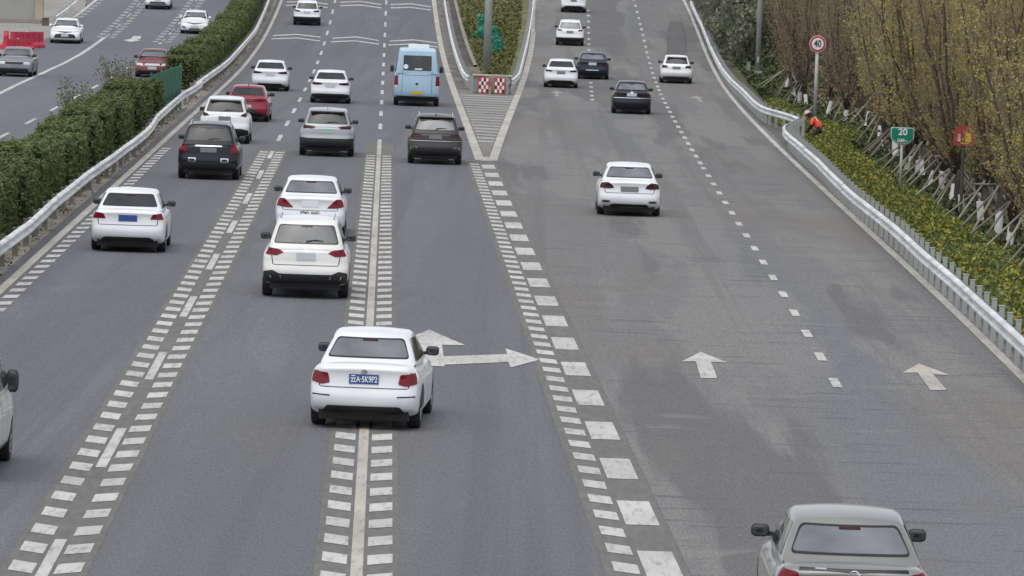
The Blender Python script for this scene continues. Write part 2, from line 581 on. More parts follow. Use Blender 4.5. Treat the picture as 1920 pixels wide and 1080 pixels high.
struct('gore_paving', *strip(main_right, ramp_left, Y_TIP, Y_NOSE + 5, 3, 2, 0), GORE_PAVE)
struct('island_lawn', *strip(main_right, ramp_left, Y_NOSE + 5, 560, 5, 4, -.01), LAWN)
struct('island_shoulder', *strip(lambda Y: gore_l(Y) + .12, lambda Y: gore_l(Y) + float(np.interp(Y, [Y_NOSE, 330, 430], [1.7, 1.2, .9])), Y_NOSE - 1, 430, 5, 2, -.003), SHOULDER_ISL)
struct('island_shoulder', *strip(lambda Y: gore_r(Y) - float(np.interp(Y, [Y_NOSE, 330, 430], [.9, .5, .4])), lambda Y: gore_r(Y) - .12, Y_NOSE - 1, 430, 5, 2, -.003), SHOULDER_ISL)
struct('concrete_apron', *strip(lambda Y: -60, opp_left, 240, 420, 6, 3, -.004), CONCRETE)

# ------------------------------------------------------------------ painted markings, each a part of its road
DZ = .010


def quad_line(f, ya, yb, off0, off1, step=6., dz=DZ):
    return strip(lambda Y: f(Y) + off0, lambda Y: f(Y) + off1, ya, yb, step, 1, dz)


def skew_mark(f, Y, in_off, out_off, length=1.0, skew=.3):
    """deceleration mark: the end away from the line lies farther along the road"""
    v = []
    for off, dy in ((in_off, 0), (out_off, skew)):
        for e in (0, length):
            yy = Y + dy + e
            v.append((f(yy) + off, yy, zp(yy) + DZ))
    return v, [(0, 2, 3, 1)] if out_off > in_off else [(0, 1, 3, 2)]


strips_spec = [(main_road, left_line, -.52, .52, 56, Y_TIP + 3), (main_road, center_line, -.52, .52, 56, Y_TIP + 12),
               (main_road, thick, -.72, .32, 56, Y_TIP)]
for rd, f, a, b, y0, y1 in strips_spec:
    mk('lane_line_strip', *strip(lambda Y: f(Y) + a, lambda Y: f(Y) + b, y0, y1, 6, 1, .004), STRIP, rd)

mk('edge_line', *quad_line(edge_left, 56, 430, -.1, .1), CREAM_PAINT, main_road)
Y_SOLID = at(709, 262).y
mk('solid_lane_line', *quad_line(center_line, 56, Y_SOLID, -.075, .075), CREAM_PAINT, main_road)
mk('gore_line', *quad_line(gore_l, Y_TIP, 430, -.2, .12), CREAM_PAINT, main_road)
mk('gore_line', *quad_line(gore_r, Y_TIP, 430, -.12, .2), CREAM_PAINT, ramp_road)
mk('edge_line', *quad_line(edge_ramp, 56, at(1500, 315).y, -.1, .1), CREAM_PAINT, ramp_road)
mk('edge_line', *quad_line(edge_ramp, at(1500, 315).y, 430, -.1, .1), WHITE_PAINT, ramp_road)

for k in range(-1, 24):
    y0 = 59.6 + 15 * k
    mk('lane_dash', *quad_line(left_line, y0, y0 + 6, -.075, .075), WHITE_PAINT, main_road)
Y_C0 = at(711.5, 239).y
for k in range(0, 13):
    y0 = Y_C0 - 2 + 15 * k
    mk('lane_dash', *quad_line(center_line, y0, y0 + 6, -.075, .075), WHITE_PAINT, main_road)
ytip_hash = at(505, 287).y
nmark = 0
extra_v = []
marks = []
for f, ins in ((left_line, (-.125, -.435)), (left_line, (.125, .435)), (center_line, (-.125, -.435)), (center_line, (.125, .435)),
               (thick, (-.29, -.60)), (edge_left, (.2, .5))):
    y1 = at(900, 306).y if f is thick else (at(310, 278).y if f is edge_left else at(690, 292).y if f is center_line else ytip_hash)
    ya = 58.0
    while ya < y1:
        x = f(ya)
        px_left = -.06 * ya * 1.02
        if x > -.095 * ya - 1.2:
            marks.append((ya, f, ins))
        ya += 2.0
marks.sort(key=lambda t: t[0])
far = MB()
for i, (ya, f, ins) in enumerate(marks):
    v, fc = skew_mark(f, ya, *ins)
    if i < 300:
        mk('deceleration_mark', v, fc, WHITE_PAINT, main_road)
    else:
        far.add(v, fc)
if far.v:
    far.build('far_deceleration_marks', WHITE_PAINT, main_road)['kind'] = 'stuff'
ya = 58.5 + .4
yk = at(1238, 1061).y - 1.5
yk -= 6 * 2
while yk < Y_TIP - 2:
    mk('exit_dash', *quad_line(thick, yk, yk + 3, -.225, .225), WHITE_PAINT, ramp_road)
    yk += 6
for yc in [5, 43, 82, 120, 157, 190, 227, 262, 300, 335, 368, 403, 433, 465, 495, 523, 550, 573, 598, 625, 652, 680, 708, 737, 767, 800, 833, 868, 903, 943, 983, 1023]:
    y0 = at(1240, yc / 3.375).y
    mk('lane_dash', *quad_line(ramp_dash, y0 - 1.3, y0 + 1.3, -.085, .085), WHITE_PAINT, ramp_road)
yk = at(1319, 315.6).y
while yk > at(1566, 712).y - 2:
    mk('lane_dash', *quad_line(ramp_dash, yk - 1, yk + 1, -.085, .085), WHITE_PAINT, ramp_road)
    yk -= 6.0
ramp_inner = fit([(1103, 29.5), (1104, 62), (1104.4, 94), (1107.6, 155), (1109, 172), (1110.6, 187)], 2)
for yc in [100, 145, 200, 255, 305, 360, 410, 462, 520, 570, 620, 668, 715, 762, 803, 843, 882, 918]:
    y0 = at(1106, yc / 4.909).y
    mk('lane_dash', *quad_line(ramp_inner, y0 - 1.2, y0 + 1.2, -.085, .085), WHITE_PAINT, ramp_road)


def flat_poly(pixels, dz=DZ):
    P = [at(x, y) for x, y in pixels]
    return [(p.x, p.y, p.z + dz) for p in P]


def poly_mark(name, pixels, m, road, tris=None):
    v = flat_poly(pixels)
    mk(name, v, tris or [tuple(range(len(v)))], m, road)


poly_mark('arrow_mark', [(1314, 710), (1345, 710), (1333, 679.4), (1363.5, 680.4), (1314, 660.6), (1278, 678.5), (1305, 678.5)], WHITE_PAINT, ramp_road, [(0, 1, 2, 6), (2, 3, 4), (2, 4, 6), (4, 5, 6)])
poly_mark('arrow_mark', [(1744.7, 732.4), (1775, 732.4), (1749.5, 702.5), (1782, 704.5), (1723, 682.3), (1691.7, 699.6), (1720.6, 699.6)], CREAM_PAINT, ramp_road, [(0, 1, 2, 6), (2, 3, 4), (2, 4, 6), (4, 5, 6)])
poly_mark('arrow_mark', [(781, 686), (833, 688), (833, 684.7), (831.7, 669), (829, 647.5), (872.5, 648), (805, 619), (741, 643), (784, 645.5),
                         (953, 679.7), (951, 664.7), (947.5, 654), (1013, 675), (957.5, 690)], WHITE_PAINT, main_road,
          [(0, 1, 2, 8), (8, 2, 3, 4), (4, 5, 6), (8, 4, 6), (7, 8, 6), (2, 9, 10, 3), (10, 12, 11), (9, 12, 10), (9, 13, 12)])
poly_mark('arrow_mark', [(1041, 181), (1048, 181), (1047, 175), (1058, 175), (1044, 171), (1028, 174.5), (1041, 175)], FAINT_PAINT, ramp_road, [(0, 1, 2, 6), (2, 3, 4), (2, 4, 6), (4, 5, 6)])
poly_mark('arrow_mark', [(1311, 191), (1318, 191), (1312, 184.5), (1322, 185), (1305, 179.5), (1293, 184), (1305, 184.5)], FAINT_PAINT, ramp_road, [(0, 1, 2, 6), (2, 3, 4), (2, 4, 6), (4, 5, 6)])
poly_mark('arrow_mark', [(231, 75.5), (244.4, 73.3), (251, 67.4), (265, 68), (263.7, 72.6), (255.5, 75), (265, 75.8), (244.4, 78.8)], WHITE_PAINT, opp_road, [(0, 7, 1), (1, 7, 5), (1, 5, 2), (2, 5, 4, 3), (5, 7, 6)])
for pts in [[(512, 67), (557.5, 64.7), (601, 70)], [(509, 73), (557.5, 71.5), (600, 77)], [(623, 72), (668, 69.4), (710.6, 76.4)], [(620, 78.7), (665, 76.7), (710, 83)],
            [(731, 77.3), (776, 75), (820, 80.8)], [(728, 84.6), (776, 82.5), (821, 88.5)],
            [(538, 4), (578, 2.5), (615, 8)], [(536, 10.5), (577, 9), (614, 14.5)], [(637.7, 4.4), (677, 3), (715, 8.7)], [(637.7, 11), (674, 9.6), (715, 15)],
            [(732.5, 8.7), (770, 7.3), (808, 13)], [(732.5, 15), (770, 14), (808, 19)]]:
    lo = flat_poly([(x, y + .9) for x, y in pts]); hi = flat_poly([(x, y - .9) for x, y in pts])
    mk('speed_line', lo + hi, [(0, 1, 4, 3), (1, 2, 5, 4)], WHITE_PAINT, main_road)
PATCH_DARK = layered('asphalt_repair_dark', (.10, .099, .098), [((.125, .122, .12), .9, (1, .2, 1), .45, .62, .8)], grain=.2, grain_scale=20.)
PATCH_LIGHT = layered('asphalt_repair_light', (.19, .178, .165), [((.15, .142, .134), .9, (1, .2, 1), .45, .62, .8)], grain=.2, grain_scale=20.)
for pts, m in (([(1250, 110), (1287, 111), (1281, 42), (1254, 40)], PATCH_DARK), ([(1003, 62), (1026, 58), (1041, 46), (1043, 26), (1036, 0), (1004, 0)], PATCH_LIGHT), ([(968, 186), (1000, 183), (1014, 174), (1008, 166), (980, 163)], PATCH_LIGHT)):
    v = flat_poly(pts, .004)
    mk('asphalt_repair', v, [tuple(range(len(v)))], m, ramp_road)
# gore hatching
yg = Y_TIP + 13
while yg < Y_NOSE - 3:
    a, b = gore_l(yg) + .15, gore_r(yg) - .15
    if b - a > .5:
        mk('gore_stripe', [(a, yg, zp(yg) + DZ), (b, yg - .6, zp(yg - .6) + DZ), (b, yg + 1.0, zp(yg + 1) + DZ), (a, yg + 1.6, zp(yg + 1.6) + DZ)], [(0, 1, 2, 3)], GORE_PAINT, main_road)
    yg += 3.3
P0 = at(901, 301); P1 = at(923, 299)
mk('gore_stripe', [(P0.x, P0.y - .2, DZ + zp(P0.y)), (P1.x, P0.y - .2, DZ + zp(P0.y)), (P1.x, P0.y + 3, DZ + zp(P0.y)), (P0.x, P0.y + 3, DZ + zp(P0.y))], [(0, 1, 2, 3)], CREAM_PAINT, ramp_road)
# opposite carriageway
for k in range(-8, 6):
    y0 = at(238, 130).y + 15 * k - 3
    mk('lane_dash', *quad_line(opp_lane, y0, y0 + 6, -.08, .08), WHITE_PAINT, opp_road)
curve_px = [(-60, 205), (0, 175), (30, 160), (59, 146.7), (95, 130), (126, 115.6), (155.6, 99), (185, 78.5), (195, 71)]
cl = interp_line(curve_px)
mk('curved_edge_line', *quad_line(cl, at(-60, 205).y, at(195, 71).y, -.12, .12, 3), WHITE_PAINT, opp_road)
for f, yA, yB, sides in ((opp_hash, at(198, 71).y, 430, (-1, 1)), (opp_lane, at(300, 80).y, 430, (-1, 1)), (opp_edge, at(139, 33).y, 430, (1,))):
    for s in sides:
        yy = yA
        while yy < yB:
            v, fc = skew_mark(f, yy, s * .2, s * .58, 2.0, .5)
            mk('deceleration_mark', v, fc, FAINT_PAINT, opp_road)
            yy += 4
    yy = yA
    while yy < yB and f is not opp_edge:
        mk('lane_dash', *quad_line(f, yy, yy + 6, -.08, .08), FAINT_PAINT, opp_road)
        yy += 15
mk('edge_line', *quad_line(opp_edge, at(139, 33).y, 430, -.12, .12), WHITE_PAINT, opp_road)

# ------------------------------------------------------------------ guardrails
W_PROF = [(0, .0), (.04, .012), (.095, .045), (.095, .09), (.035, .125), (-.01, .155), (.035, .185), (.095, .22), (.095, .265), (.04, .298), (0, .31)]


def guardrail(name, label, f, ya, yb, side, post_step, post_h, post_mat, rail_top=.75, post_w=.13, step=2., flare=None, pts=None):
    """W-beam on posts; side = which way its face looks (+1 towards +X)"""
    base = Vector((f(ya), ya, zp(ya))) if pts is None else Vector(pts[0])
    t = thing(name, label, 'guardrail', base, (0, 0, 0), 'roadside guardrails')
    if pts is None:
        n = int((yb - ya) / step)
        pts = [Vector((f(ya + (yb - ya) * i / n), ya + (yb - ya) * i / n, zp(ya + (yb - ya) * i / n))) for i in range(n + 1)]
    pts = [Vector(p) for p in pts]
    # beam panels of about 4 m, each a part, lapped 6 mm
    seg = max(1, int(4 / step)) if len(pts) > 8 else 2
    i0 = 0
    while i0 < len(pts) - 1:
        i1 = min(i0 + seg * 2, len(pts) - 1)
        V, Fc = [], []
        jog = RND.uniform(-.012, .012)
        for i in range(i0, i1 + 1):
            d = (pts[min(i + 1, len(pts) - 1)] - pts[max(i - 1, 0)]); d.z = 0; d.normalize()
            nrm = Vector((d.y, -d.x, 0)) * side
            for o, h in W_PROF:
                V.append(pts[i] + nrm * (o + .05) + Vector((0, 0, rail_top - .31 + h + jog)) - base)
            for o, h in W_PROF:
                V.append(pts[i] + nrm * (o + .044) + Vector((0, 0, rail_top - .31 + h + jog)) - base)
        w = 2 * len(W_PROF); k = len(W_PROF)
        for i in range(i1 - i0):
            a = i * w
            for j in range(k - 1):
                Fc.append((a + j, a + j + 1, a + w + j + 1, a + w + j))
                Fc.append((a + k + j, a + w + k + j, a + w + k + j + 1, a + k + j + 1))
            Fc.append((a + k - 1, a + 2 * k - 1, a + w + 2 * k - 1, a + w + k - 1))
            Fc.append((a, a + w, a + w + k, a + k))
        mk('rail_panel', V, Fc, GALV, t, True)
        i0 = i1
    # posts, one mesh shared by all
    L = [0.]
    for i in range(1, len(pts)):
        L.append(L[-1] + (pts[i] - pts[i - 1]).length)
    b = MB().box((0, 0, post_h / 2 - .1), (post_w, post_w, post_h + .2)).box((0, 0, post_h + .009), (post_w + .02, post_w + .02, .018))
    pm = mesh_of('post', b.v, b.f); pm.materials.append(post_mat)
    bl = MB().box((0, 0, 0), (.1, .09, .2)); bm_ = mesh_of('spacer_block', bl.v, bl.f); bm_.materials.append(POST_STEEL)
    s = 0.3
    cnt = 0
    while s < L[-1] and cnt < 290:
        i = max(0, min(len(pts) - 2, int(np.searchsorted(L, s)) - 1))
        tt = (s - L[i]) / max(1e-6, L[i + 1] - L[i])
        p = pts[i].lerp(pts[i + 1], tt)
        d = pts[i + 1] - pts[i]
        nrm = Vector((d.y, -d.x, 0)).normalized() * side
        o = link('post', pm, None, t); o.location = p - nrm * .14 - base
        o.rotation_euler = (0, 0, math.atan2(-d.x, d.y))
        q = link('spacer_block', bm_, None, o); q.location = (side * .105, 0, rail_top - .155)
        s += post_step; cnt += 1
    return t


def curve_pts(pixels, h, step=2.):
    P = [at(x, y, h) - Vector((0, 0, h)) for x, y in pixels]
    out = [P[0]]
    for a, b in zip(P, P[1:]):
        n = max(1, int((b - a).length / step))
        for i in range(1, n + 1):
            q = a.lerp(b, i / n); q.z = zp(q.y)
            out.append(q)
    # light smoothing
    for _ in range(2):
        out = [out[0]] + [Vector(((out[i - 1].x + 2 * out[i].x + out[i + 1].x) / 4, (out[i - 1].y + 2 * out[i].y + out[i + 1].y) / 4, out[i].z)) for i in range(1, len(out) - 1)] + [out[-1]]
    return out


guardrail('guardrail', 'double-wave steel guardrail in front of the clipped median hedge', rail_left, 58, at(330, 181).y, 1, 4., .64, RUSTY)
guardrail('guardrail', 'far steel guardrail along the median beyond the green screen panels', lambda Y: rail_left(Y) - .12, at(330, 181).y - 3, 440, 1, 4., .72, RUSTY)
near_px = [(1501, 224), (1484, 228), (1470, 237), (1478, 247), (1501.5, 267), (1537, 296), (1565, 325.5), (1608, 364), (1650, 396), (1684, 421), (1735.5, 470), (1778, 504), (1821, 540.6), (1863, 579), (1920, 630), (2010, 712)]
NEAR = curve_pts(near_px, .78)
guardrail('guardrail', 'bright steel guardrail with close square posts beside the yellow-green planting', None, 0, 0, 1, 2., .86, POST_STEEL, .78, .10, pts=NEAR)
far_px = [(1501.5, 221), (1492.6, 215), (1466, 209), (1436, 201.5), (1418.5, 190), (1398, 169), (1377, 151), (1359, 130), (1347, 110), (1332.6, 80), (1318, 44), (1297, 0)]
FARR = curve_pts(far_px, .78)
guardrail('guardrail', 'curving steel guardrail running uphill past the light pole on the ramp', None, 0, 0, -1, 2.5, .84, POST_STEEL, .78, .11, pts=FARR)
GL = curve_pts([(882, 143), (878, 141), (872, 135), (864.6, 118), (854.5, 89), (843, 40), (836, 0)], .75)
guardrail('guardrail', 'guardrail on the bus side of the grassy traffic island', None, 0, 0, -1, 4., .72, POST_STEEL, pts=GL)
GR = curve_pts([(956, 149), (962, 146), (971, 135), (978, 109), (986.6, 75), (995, 29), (998, 0)], .75)
guardrail('guardrail', 'guardrail on the ramp side of the grassy traffic island', None, 0, 0, 1, 4., .72, POST_STEEL, pts=GR)
OG = curve_pts([(102, 30), (123, 15), (142, 0)], .75)
guardrail('guardrail', 'short guardrail beyond the oncoming white car at the side road', None, 0, 0, 1, 4., .7, POST_STEEL, pts=OG)

def rail_right_x(Y):
    P = NEAR if Y < NEAR[0].y - 2 else FARR
    P = [p for p in P]
    Ys = np.array([p.y for p in P]); Xs = np.array([p.x for p in P])
    o = np.argsort(Ys)
    return float(np.interp(Y, Ys[o], Xs[o]))

# ------------------------------------------------------------------ vehicles
def cosint(x, pts):
    if x <= pts[0][0]:
        return pts[0][1]
    for (a, va), (b, vb) in zip(pts, pts[1:]):
        if x <= b:
            t = (x - a) / (b - a) if b > a else 1
            t = t * t * (3 - 2 * t) * .6 + t * .4
            return va + (vb - va) * t
    return pts[-1][1]


def rounded_cube(r, n, m=3):
    """unit cube surface [-1,1]^3 with rounded edges, radius per axis"""
    ax = []
    for i in range(3):
        inner = np.linspace(-(1 - r[i]), 1 - r[i], n[i])
        c = [1 - r[i] + r[i] * math.tan(k * math.pi / 4 / m) for k in range(1, m + 1)]
        ax.append(np.concatenate([[-q for q in reversed(c)], inner, c]))
    idx, V, Fc = {}, [], []
    def vid(i, j, k):
        key = (i, j, k)
        if key not in idx:
            p = np.array([ax[0][i], ax[1][j], ax[2][k]])
            q = np.clip(p, [-(1 - r[a]) for a in range(3)], [1 - r[a] for a in range(3)])
            d = (p - q) / np.array(r)
            L = np.linalg.norm(d)
            if L > 0:
                p = q + np.array(r) * d / L
            idx[key] = len(V)
            V.append(p)
        return idx[key]
    N = [len(a) - 1 for a in ax]
    for a in range(N[0]):
        for b in range(N[1]):
            Fc.append((vid(a, b, 0), vid(a, b + 1, 0), vid(a + 1, b + 1, 0), vid(a + 1, b, 0)))
            Fc.append((vid(a, b, N[2]), vid(a + 1, b, N[2]), vid(a + 1, b + 1, N[2]), vid(a, b + 1, N[2])))
    for a in range(N[0]):
        for c in range(N[2]):
            Fc.append((vid(a, 0, c), vid(a + 1, 0, c), vid(a + 1, 0, c + 1), vid(a, 0, c + 1)))
            Fc.append((vid(a, N[1], c), vid(a, N[1], c + 1), vid(a + 1, N[1], c + 1), vid(a + 1, N[1], c)))
    for b in range(N[1]):
        for c in range(N[2]):
            Fc.append((vid(0, b, c), vid(0, b, c + 1), vid(0, b + 1, c + 1), vid(0, b + 1, c)))
            Fc.append((vid(N[0], b, c), vid(N[0], b + 1, c), vid(N[0], b + 1, c + 1), vid(N[0], b, c + 1)))
    return V, Fc


def round_poly(P, r=.03, n=4):
    out = []
    N = len(P)
    for i in range(N):
        p0, p, p1 = Vector(P[i - 1]), Vector(P[i]), Vector(P[(i + 1) % N])
        a, b = (p0 - p), (p1 - p)
        d = min(r, a.length * .45, b.length * .45)
        A, B = p + a.normalized() * d, p + b.normalized() * d
        for k in range(n + 1):
            t = k / n
            out.append(A * (1 - t) ** 2 + p * 2 * t * (1 - t) + B * t * t)
    return out


def patch(bvh, poly, view, off=.005, r=.03, grid=.07, y_far=9, dims=None):
    """a piece cut to an outline and laid on the body skin, with its own thickness"""
    P = round_poly(poly, r)
    Q = []
    for i in range(len(P)):
        a, b = P[i], P[(i + 1) % len(P)]
        n = max(1, int((b - a).length / grid))
        for k in range(n):
            Q.append(a.lerp(b, k / n))
    nb = len(Q)
    xs = [p.x for p in Q]; ys = [p.y for p in Q]
    pts = list(Q)
    def inside(x, y):
        c = False
        for i in range(nb):
            a, b = Q[i], Q[i - 1]
            if (a.y > y) != (b.y > y) and x < (b.x - a.x) * (y - a.y) / (b.y - a.y) + a.x:
                c = not c
        return c
    x = min(xs) + grid / 2
    while x < max(xs):
        y = min(ys) + grid / 2
        while y < max(ys):
            if inside(x, y):
                pts.append(Vector((x, y)))
            y += grid
        x += grid
    vo, ed, fo, *_ = delaunay_2d_cdt(pts, [], [list(range(nb))], 1, 1e-5)
    V, ok = [], True
    for p in vo:
        if view == 'rear':
            o, d = Vector((p.x, -y_far, p.y)), Vector((0, 1, 0))
        elif view == 'wrap':
            hx, hy = dims
            xc = hx - .30
            if abs(p.x) <= xc:
                o, d = Vector((p.x, -y_far, p.y)), Vector((0, 1, 0))
            else:
                s = 1 if p.x > 0 else -1
                th = (abs(p.x) - xc) / .34
                d = Vector((-s * math.sin(th), math.cos(th), 0))
                o = Vector((s * xc, -hy + .42, p.y)) - d * 4
        elif view == 'front':
            o, d = Vector((p.x, y_far, p.y)), Vector((0, -1, 0))
        elif view == 'right':
            o, d = Vector((9, p.x, p.y)), Vector((-1, 0, 0))
        elif view == 'left':
            o, d = Vector((-9, p.x, p.y)), Vector((1, 0, 0))
        else:
            o, d = Vector((p.x, p.y, 9)), Vector((0, 0, -1))
        h, nn, i, dist = bvh.ray_cast(o, d)
        if h is None:
            # silhouettes: nearest point of the skin from inside the car's envelope
            e = {'wrap': Vector((p.x, -2.0, p.y)), 'rear': Vector((p.x, -2.0, p.y)), 'front': Vector((p.x, 2.0, p.y)), 'right': Vector((.9, p.x, p.y)), 'left': Vector((-.9, p.x, p.y))}.get(view, Vector((p.x, p.y, 1)))
            h, nn, i, dist = bvh.find_nearest(e)
        if nn.dot(d) > 0:
            nn = -nn
        V.append(h + nn * off)
    Fc = []
    want = {'wrap': Vector((0, -1, 0)), 'rear': Vector((0, -1, 0)), 'front': Vector((0, 1, 0)), 'right': Vector((1, 0, 0)), 'left': Vector((-1, 0, 0)), 'top': Vector((0, 0, 1))}[view]
    for f in fo:
        a, b, c = V[f[0]], V[f[1]], V[f[2]]
        nrm = (b - a).cross(c - a)
        Fc.append(tuple(f) if nrm.dot(want) >= 0 else tuple(reversed(f)))
    return V, Fc


def wheel_mesh(R, w):
    prof = [(-.5 * w, R * .62), (-.5 * w, R * .9), (-.42 * w, R * .98), (-.2 * w, R), (.2 * w, R), (.42 * w, R * .98), (.5 * w, R * .9), (.5 * w, R * .62)]
    n = 20
    V, Fc = [], []
    for x, r in prof:
        for k in range(n):
            t = 2 * math.pi * k / n
            V.append((x, r * math.cos(t), r * math.sin(t)))
    for i in range(len(prof) - 1):
        for k in range(n):
            k2 = (k + 1) % n
            Fc.append((i * n + k, (i + 1) * n + k, (i + 1) * n + k2, i * n + k2))
    Fc.append(tuple(range(n)))
    tyre = (V, Fc)
    b = MB()
    for s in (1,):
        ring = []
        for x, r in ((.46 * w, .62), (.49 * w, .6), (.40 * w, .5), (.40 * w, .001)):
            ring.append([(x, r * R * math.cos(2 * math.pi * k / n), r * R * math.sin(2 * math.pi * k / n)) for k in range(n)])
        for i in range(len(ring) - 1):
            v = ring[i] + ring[i + 1]
            b.add(v, [(k, (k + 1) % n, n + (k + 1) % n, n + k) for k in range(n)])
        for k in range(5):
            t = 2 * math.pi * k / 5
            M = Matrix.Rotation(t, 3, 'X')
            b.box(M @ Vector((.46 * w, 0, R * .3)), (.05 * w + .01, R * .13, R * .56), M)
    return tyre, (b.v, b.f)


def text_mesh(s, size, bold=0.0):
    cu = bpy.data.curves.new('lettering', 'FONT')
    cu.body = s
    cu.size = size
    cu.align_x, cu.align_y = 'CENTER', 'CENTER'
    cu.offset = bold
    cu.extrude = .0015
    o = bpy.data.objects.new('lettering', cu)
    COL.objects.link(o)
    dg = bpy.context.evaluated_depsgraph_get()
    me = bpy.data.meshes.new_from_object(o.evaluated_get(dg))
    bpy.data.objects.remove(o)
    me.name = 'lettering'
    return me


KINDS = {
    'sedan': dict(L=4.62, W=1.80, H=1.46, wb=2.68, R=.325,
                  deck=[(0, .985), (.03, 1.025), (.12, 1.03), (.2, .98), (.72, .97), (.8, .93), (.94, .80), (1, .66)],
                  zbot=[(0, .27), (.08, .22), (.2, .18), (.8, .18), (.95, .19), (1, .24)],
                  plan=[(0, .92), (.06, .97), (.2, 1), (.75, 1), (.92, .965), (1, .86)],
                  side=[(0, .955), (.2, .99), (.5, 1), (.75, .985), (1, .9)],
                  ro=[(0, .16), (.12, .04), (.28, 0), (.42, .0), (.5, .05), (.85, .075), (.97, .035), (1, .05)],
                  gz=.92, rg=.50, rr=1.40, ws=3.66, rf=2.85, wbelt=.81, wroof=.60, gp=.9,
                  rw=[(.665, 1.062), (.535, 1.345)], sw=(1.02, 1.34), r=(.16, .05, .22)),
    'suv': dict(L=4.60, W=1.86, H=1.70, wb=2.70, R=.36,
                deck=[(0, 1.06), (.06, 1.10), (.7, 1.08), (.78, 1.04), (.94, .93), (1, .78)],
                zbot=[(0, .33), (.08, .29), (.2, .25), (.8, .25), (.95, .26), (1, .32)],
                plan=[(0, .93), (.06, .98), (.2, 1), (.78, 1), (.93, .97), (1, .88)],
                side=[(0, .95), (.2, .99), (.5, 1), (.75, .985), (1, .90)],
                ro=[(0, .15), (.12, .04), (.25, 0), (.42, 0), (.55, .06), (.8, .07), (1, .09)],
                gz=.98, rg=.08, rr=.46, ws=3.5, rf=2.75, wbelt=.825, wroof=.635, gp=1.15,
                rw=[(.69, 1.16), (.575, 1.55)], sw=(1.13, 1.55), r=(.16, .05, .2)),
    'hatch': dict(L=4.35, W=1.79, H=1.52, wb=2.62, R=.325,
                  deck=[(0, 1.0), (.06, 1.03), (.7, 1.0), (.78, .96), (.94, .82), (1, .68)],
                  zbot=[(0, .34), (.08, .27), (.2, .2), (.8, .19), (.95, .2), (1, .26)],
                  plan=[(0, .92), (.06, .975), (.2, 1), (.78, 1), (.93, .96), (1, .86)],
                  side=[(0, .94), (.2, .985), (.5, 1), (.75, .985), (1, .9)],
                  ro=[(0, .16), (.12, .04), (.28, 0), (.45, 0), (.55, .05), (.8, .07), (1, .09)],
                  gz=.92, rg=.10, rr=.62, ws=3.45, rf=2.6, wbelt=.80, wroof=.60, gp=1.1,
                  rw=[(.62, 1.07), (.52, 1.385)], sw=(1.05, 1.39), r=(.16, .05, .22)),
    'old_sedan': dict(L=4.5, W=1.70, H=1.42, wb=2.55, R=.31,
                      deck=[(0, .98), (.1, 1.0), (.2, .97), (.72, .95), (.8, .92), (.97, .82), (1, .76)],
                      zbot=[(0, .32), (.08, .26), (.2, .2), (.8, .2), (1, .26)],
                      plan=[(0, .96), (.06, .985), (.2, 1), (.8, 1), (.95, .985), (1, .95)],
                      side=[(0, .95), (.2, .985), (.5, 1), (.75, .985), (1, .93)],
                      ro=[(0, .1), (.15, .02), (.35, 0), (.5, .05), (1, .06)],
                      gz=.9, rg=.7, rr=1.45, ws=3.35, rf=2.75, wbelt=.77, wroof=.60, gp=1.0,
                      rw=[(.6, 1.02), (.52, 1.30)], sw=(1.0, 1.31), r=(.10, .035, .14)),
    'minibus': dict(L=5.9, W=2.08, H=2.62, wb=3.3, R=.36,
                    deck=[(0, 1.55), (.8, 1.5), (.86, 1.42), (.95, 1.2), (1, .95)],
                    zbot=[(0, .42), (.1, .36), (.8, .34), (1, .36)],
                    plan=[(0, .97), (.05, .995), (.2, 1), (.85, 1), (1, .9)],
                    side=[(0, .97), (.3, 1), (.8, .99), (1, .965)],
                    ro=[(0, .08), (.15, .01), (.5, 0), (1, .03)],
                    gz=1.42, rg=.03, rr=.14, ws=5.25, rf=4.6, wbelt=.995, wroof=.83, gp=1.6,
                    rw=[(.64, 1.62), (.63, 2.30)], sw=(1.55, 2.2), r=(.1, .03, .12)),
    'van': dict(L=3.95, W=1.62, H=1.88, wb=2.6, R=.30,
                deck=[(0, 1.12), (.8, 1.1), (.88, 1.05), (.96, .85), (1, .7)],
                zbot=[(0, .34), (.1, .28), (.8, .26), (1, .3)],
                plan=[(0, .96), (.05, .99), (.2, 1), (.85, 1), (1, .88)],
                side=[(0, .95), (.3, 1), (.7, .995), (1, .945)],
                ro=[(0, .1), (.15, .02), (.4, 0), (1, .06)],
                gz=1.02, rg=.05, rr=.26, ws=3.55, rf=2.95, wbelt=.785, wroof=.62, gp=1.4,
                rw=[(.6, 1.16), (.55, 1.62)], sw=(1.14, 1.62), r=(.12, .04, .16)),
}
WHEELS = {}


def mirror_poly(P):
    return [(-x, z) for x, z in reversed(P)]


def rear_seat_y(K, hy):
    return K['rr'] - hy + .12 if K['rg'] > .3 else K['rr'] - hy + .75


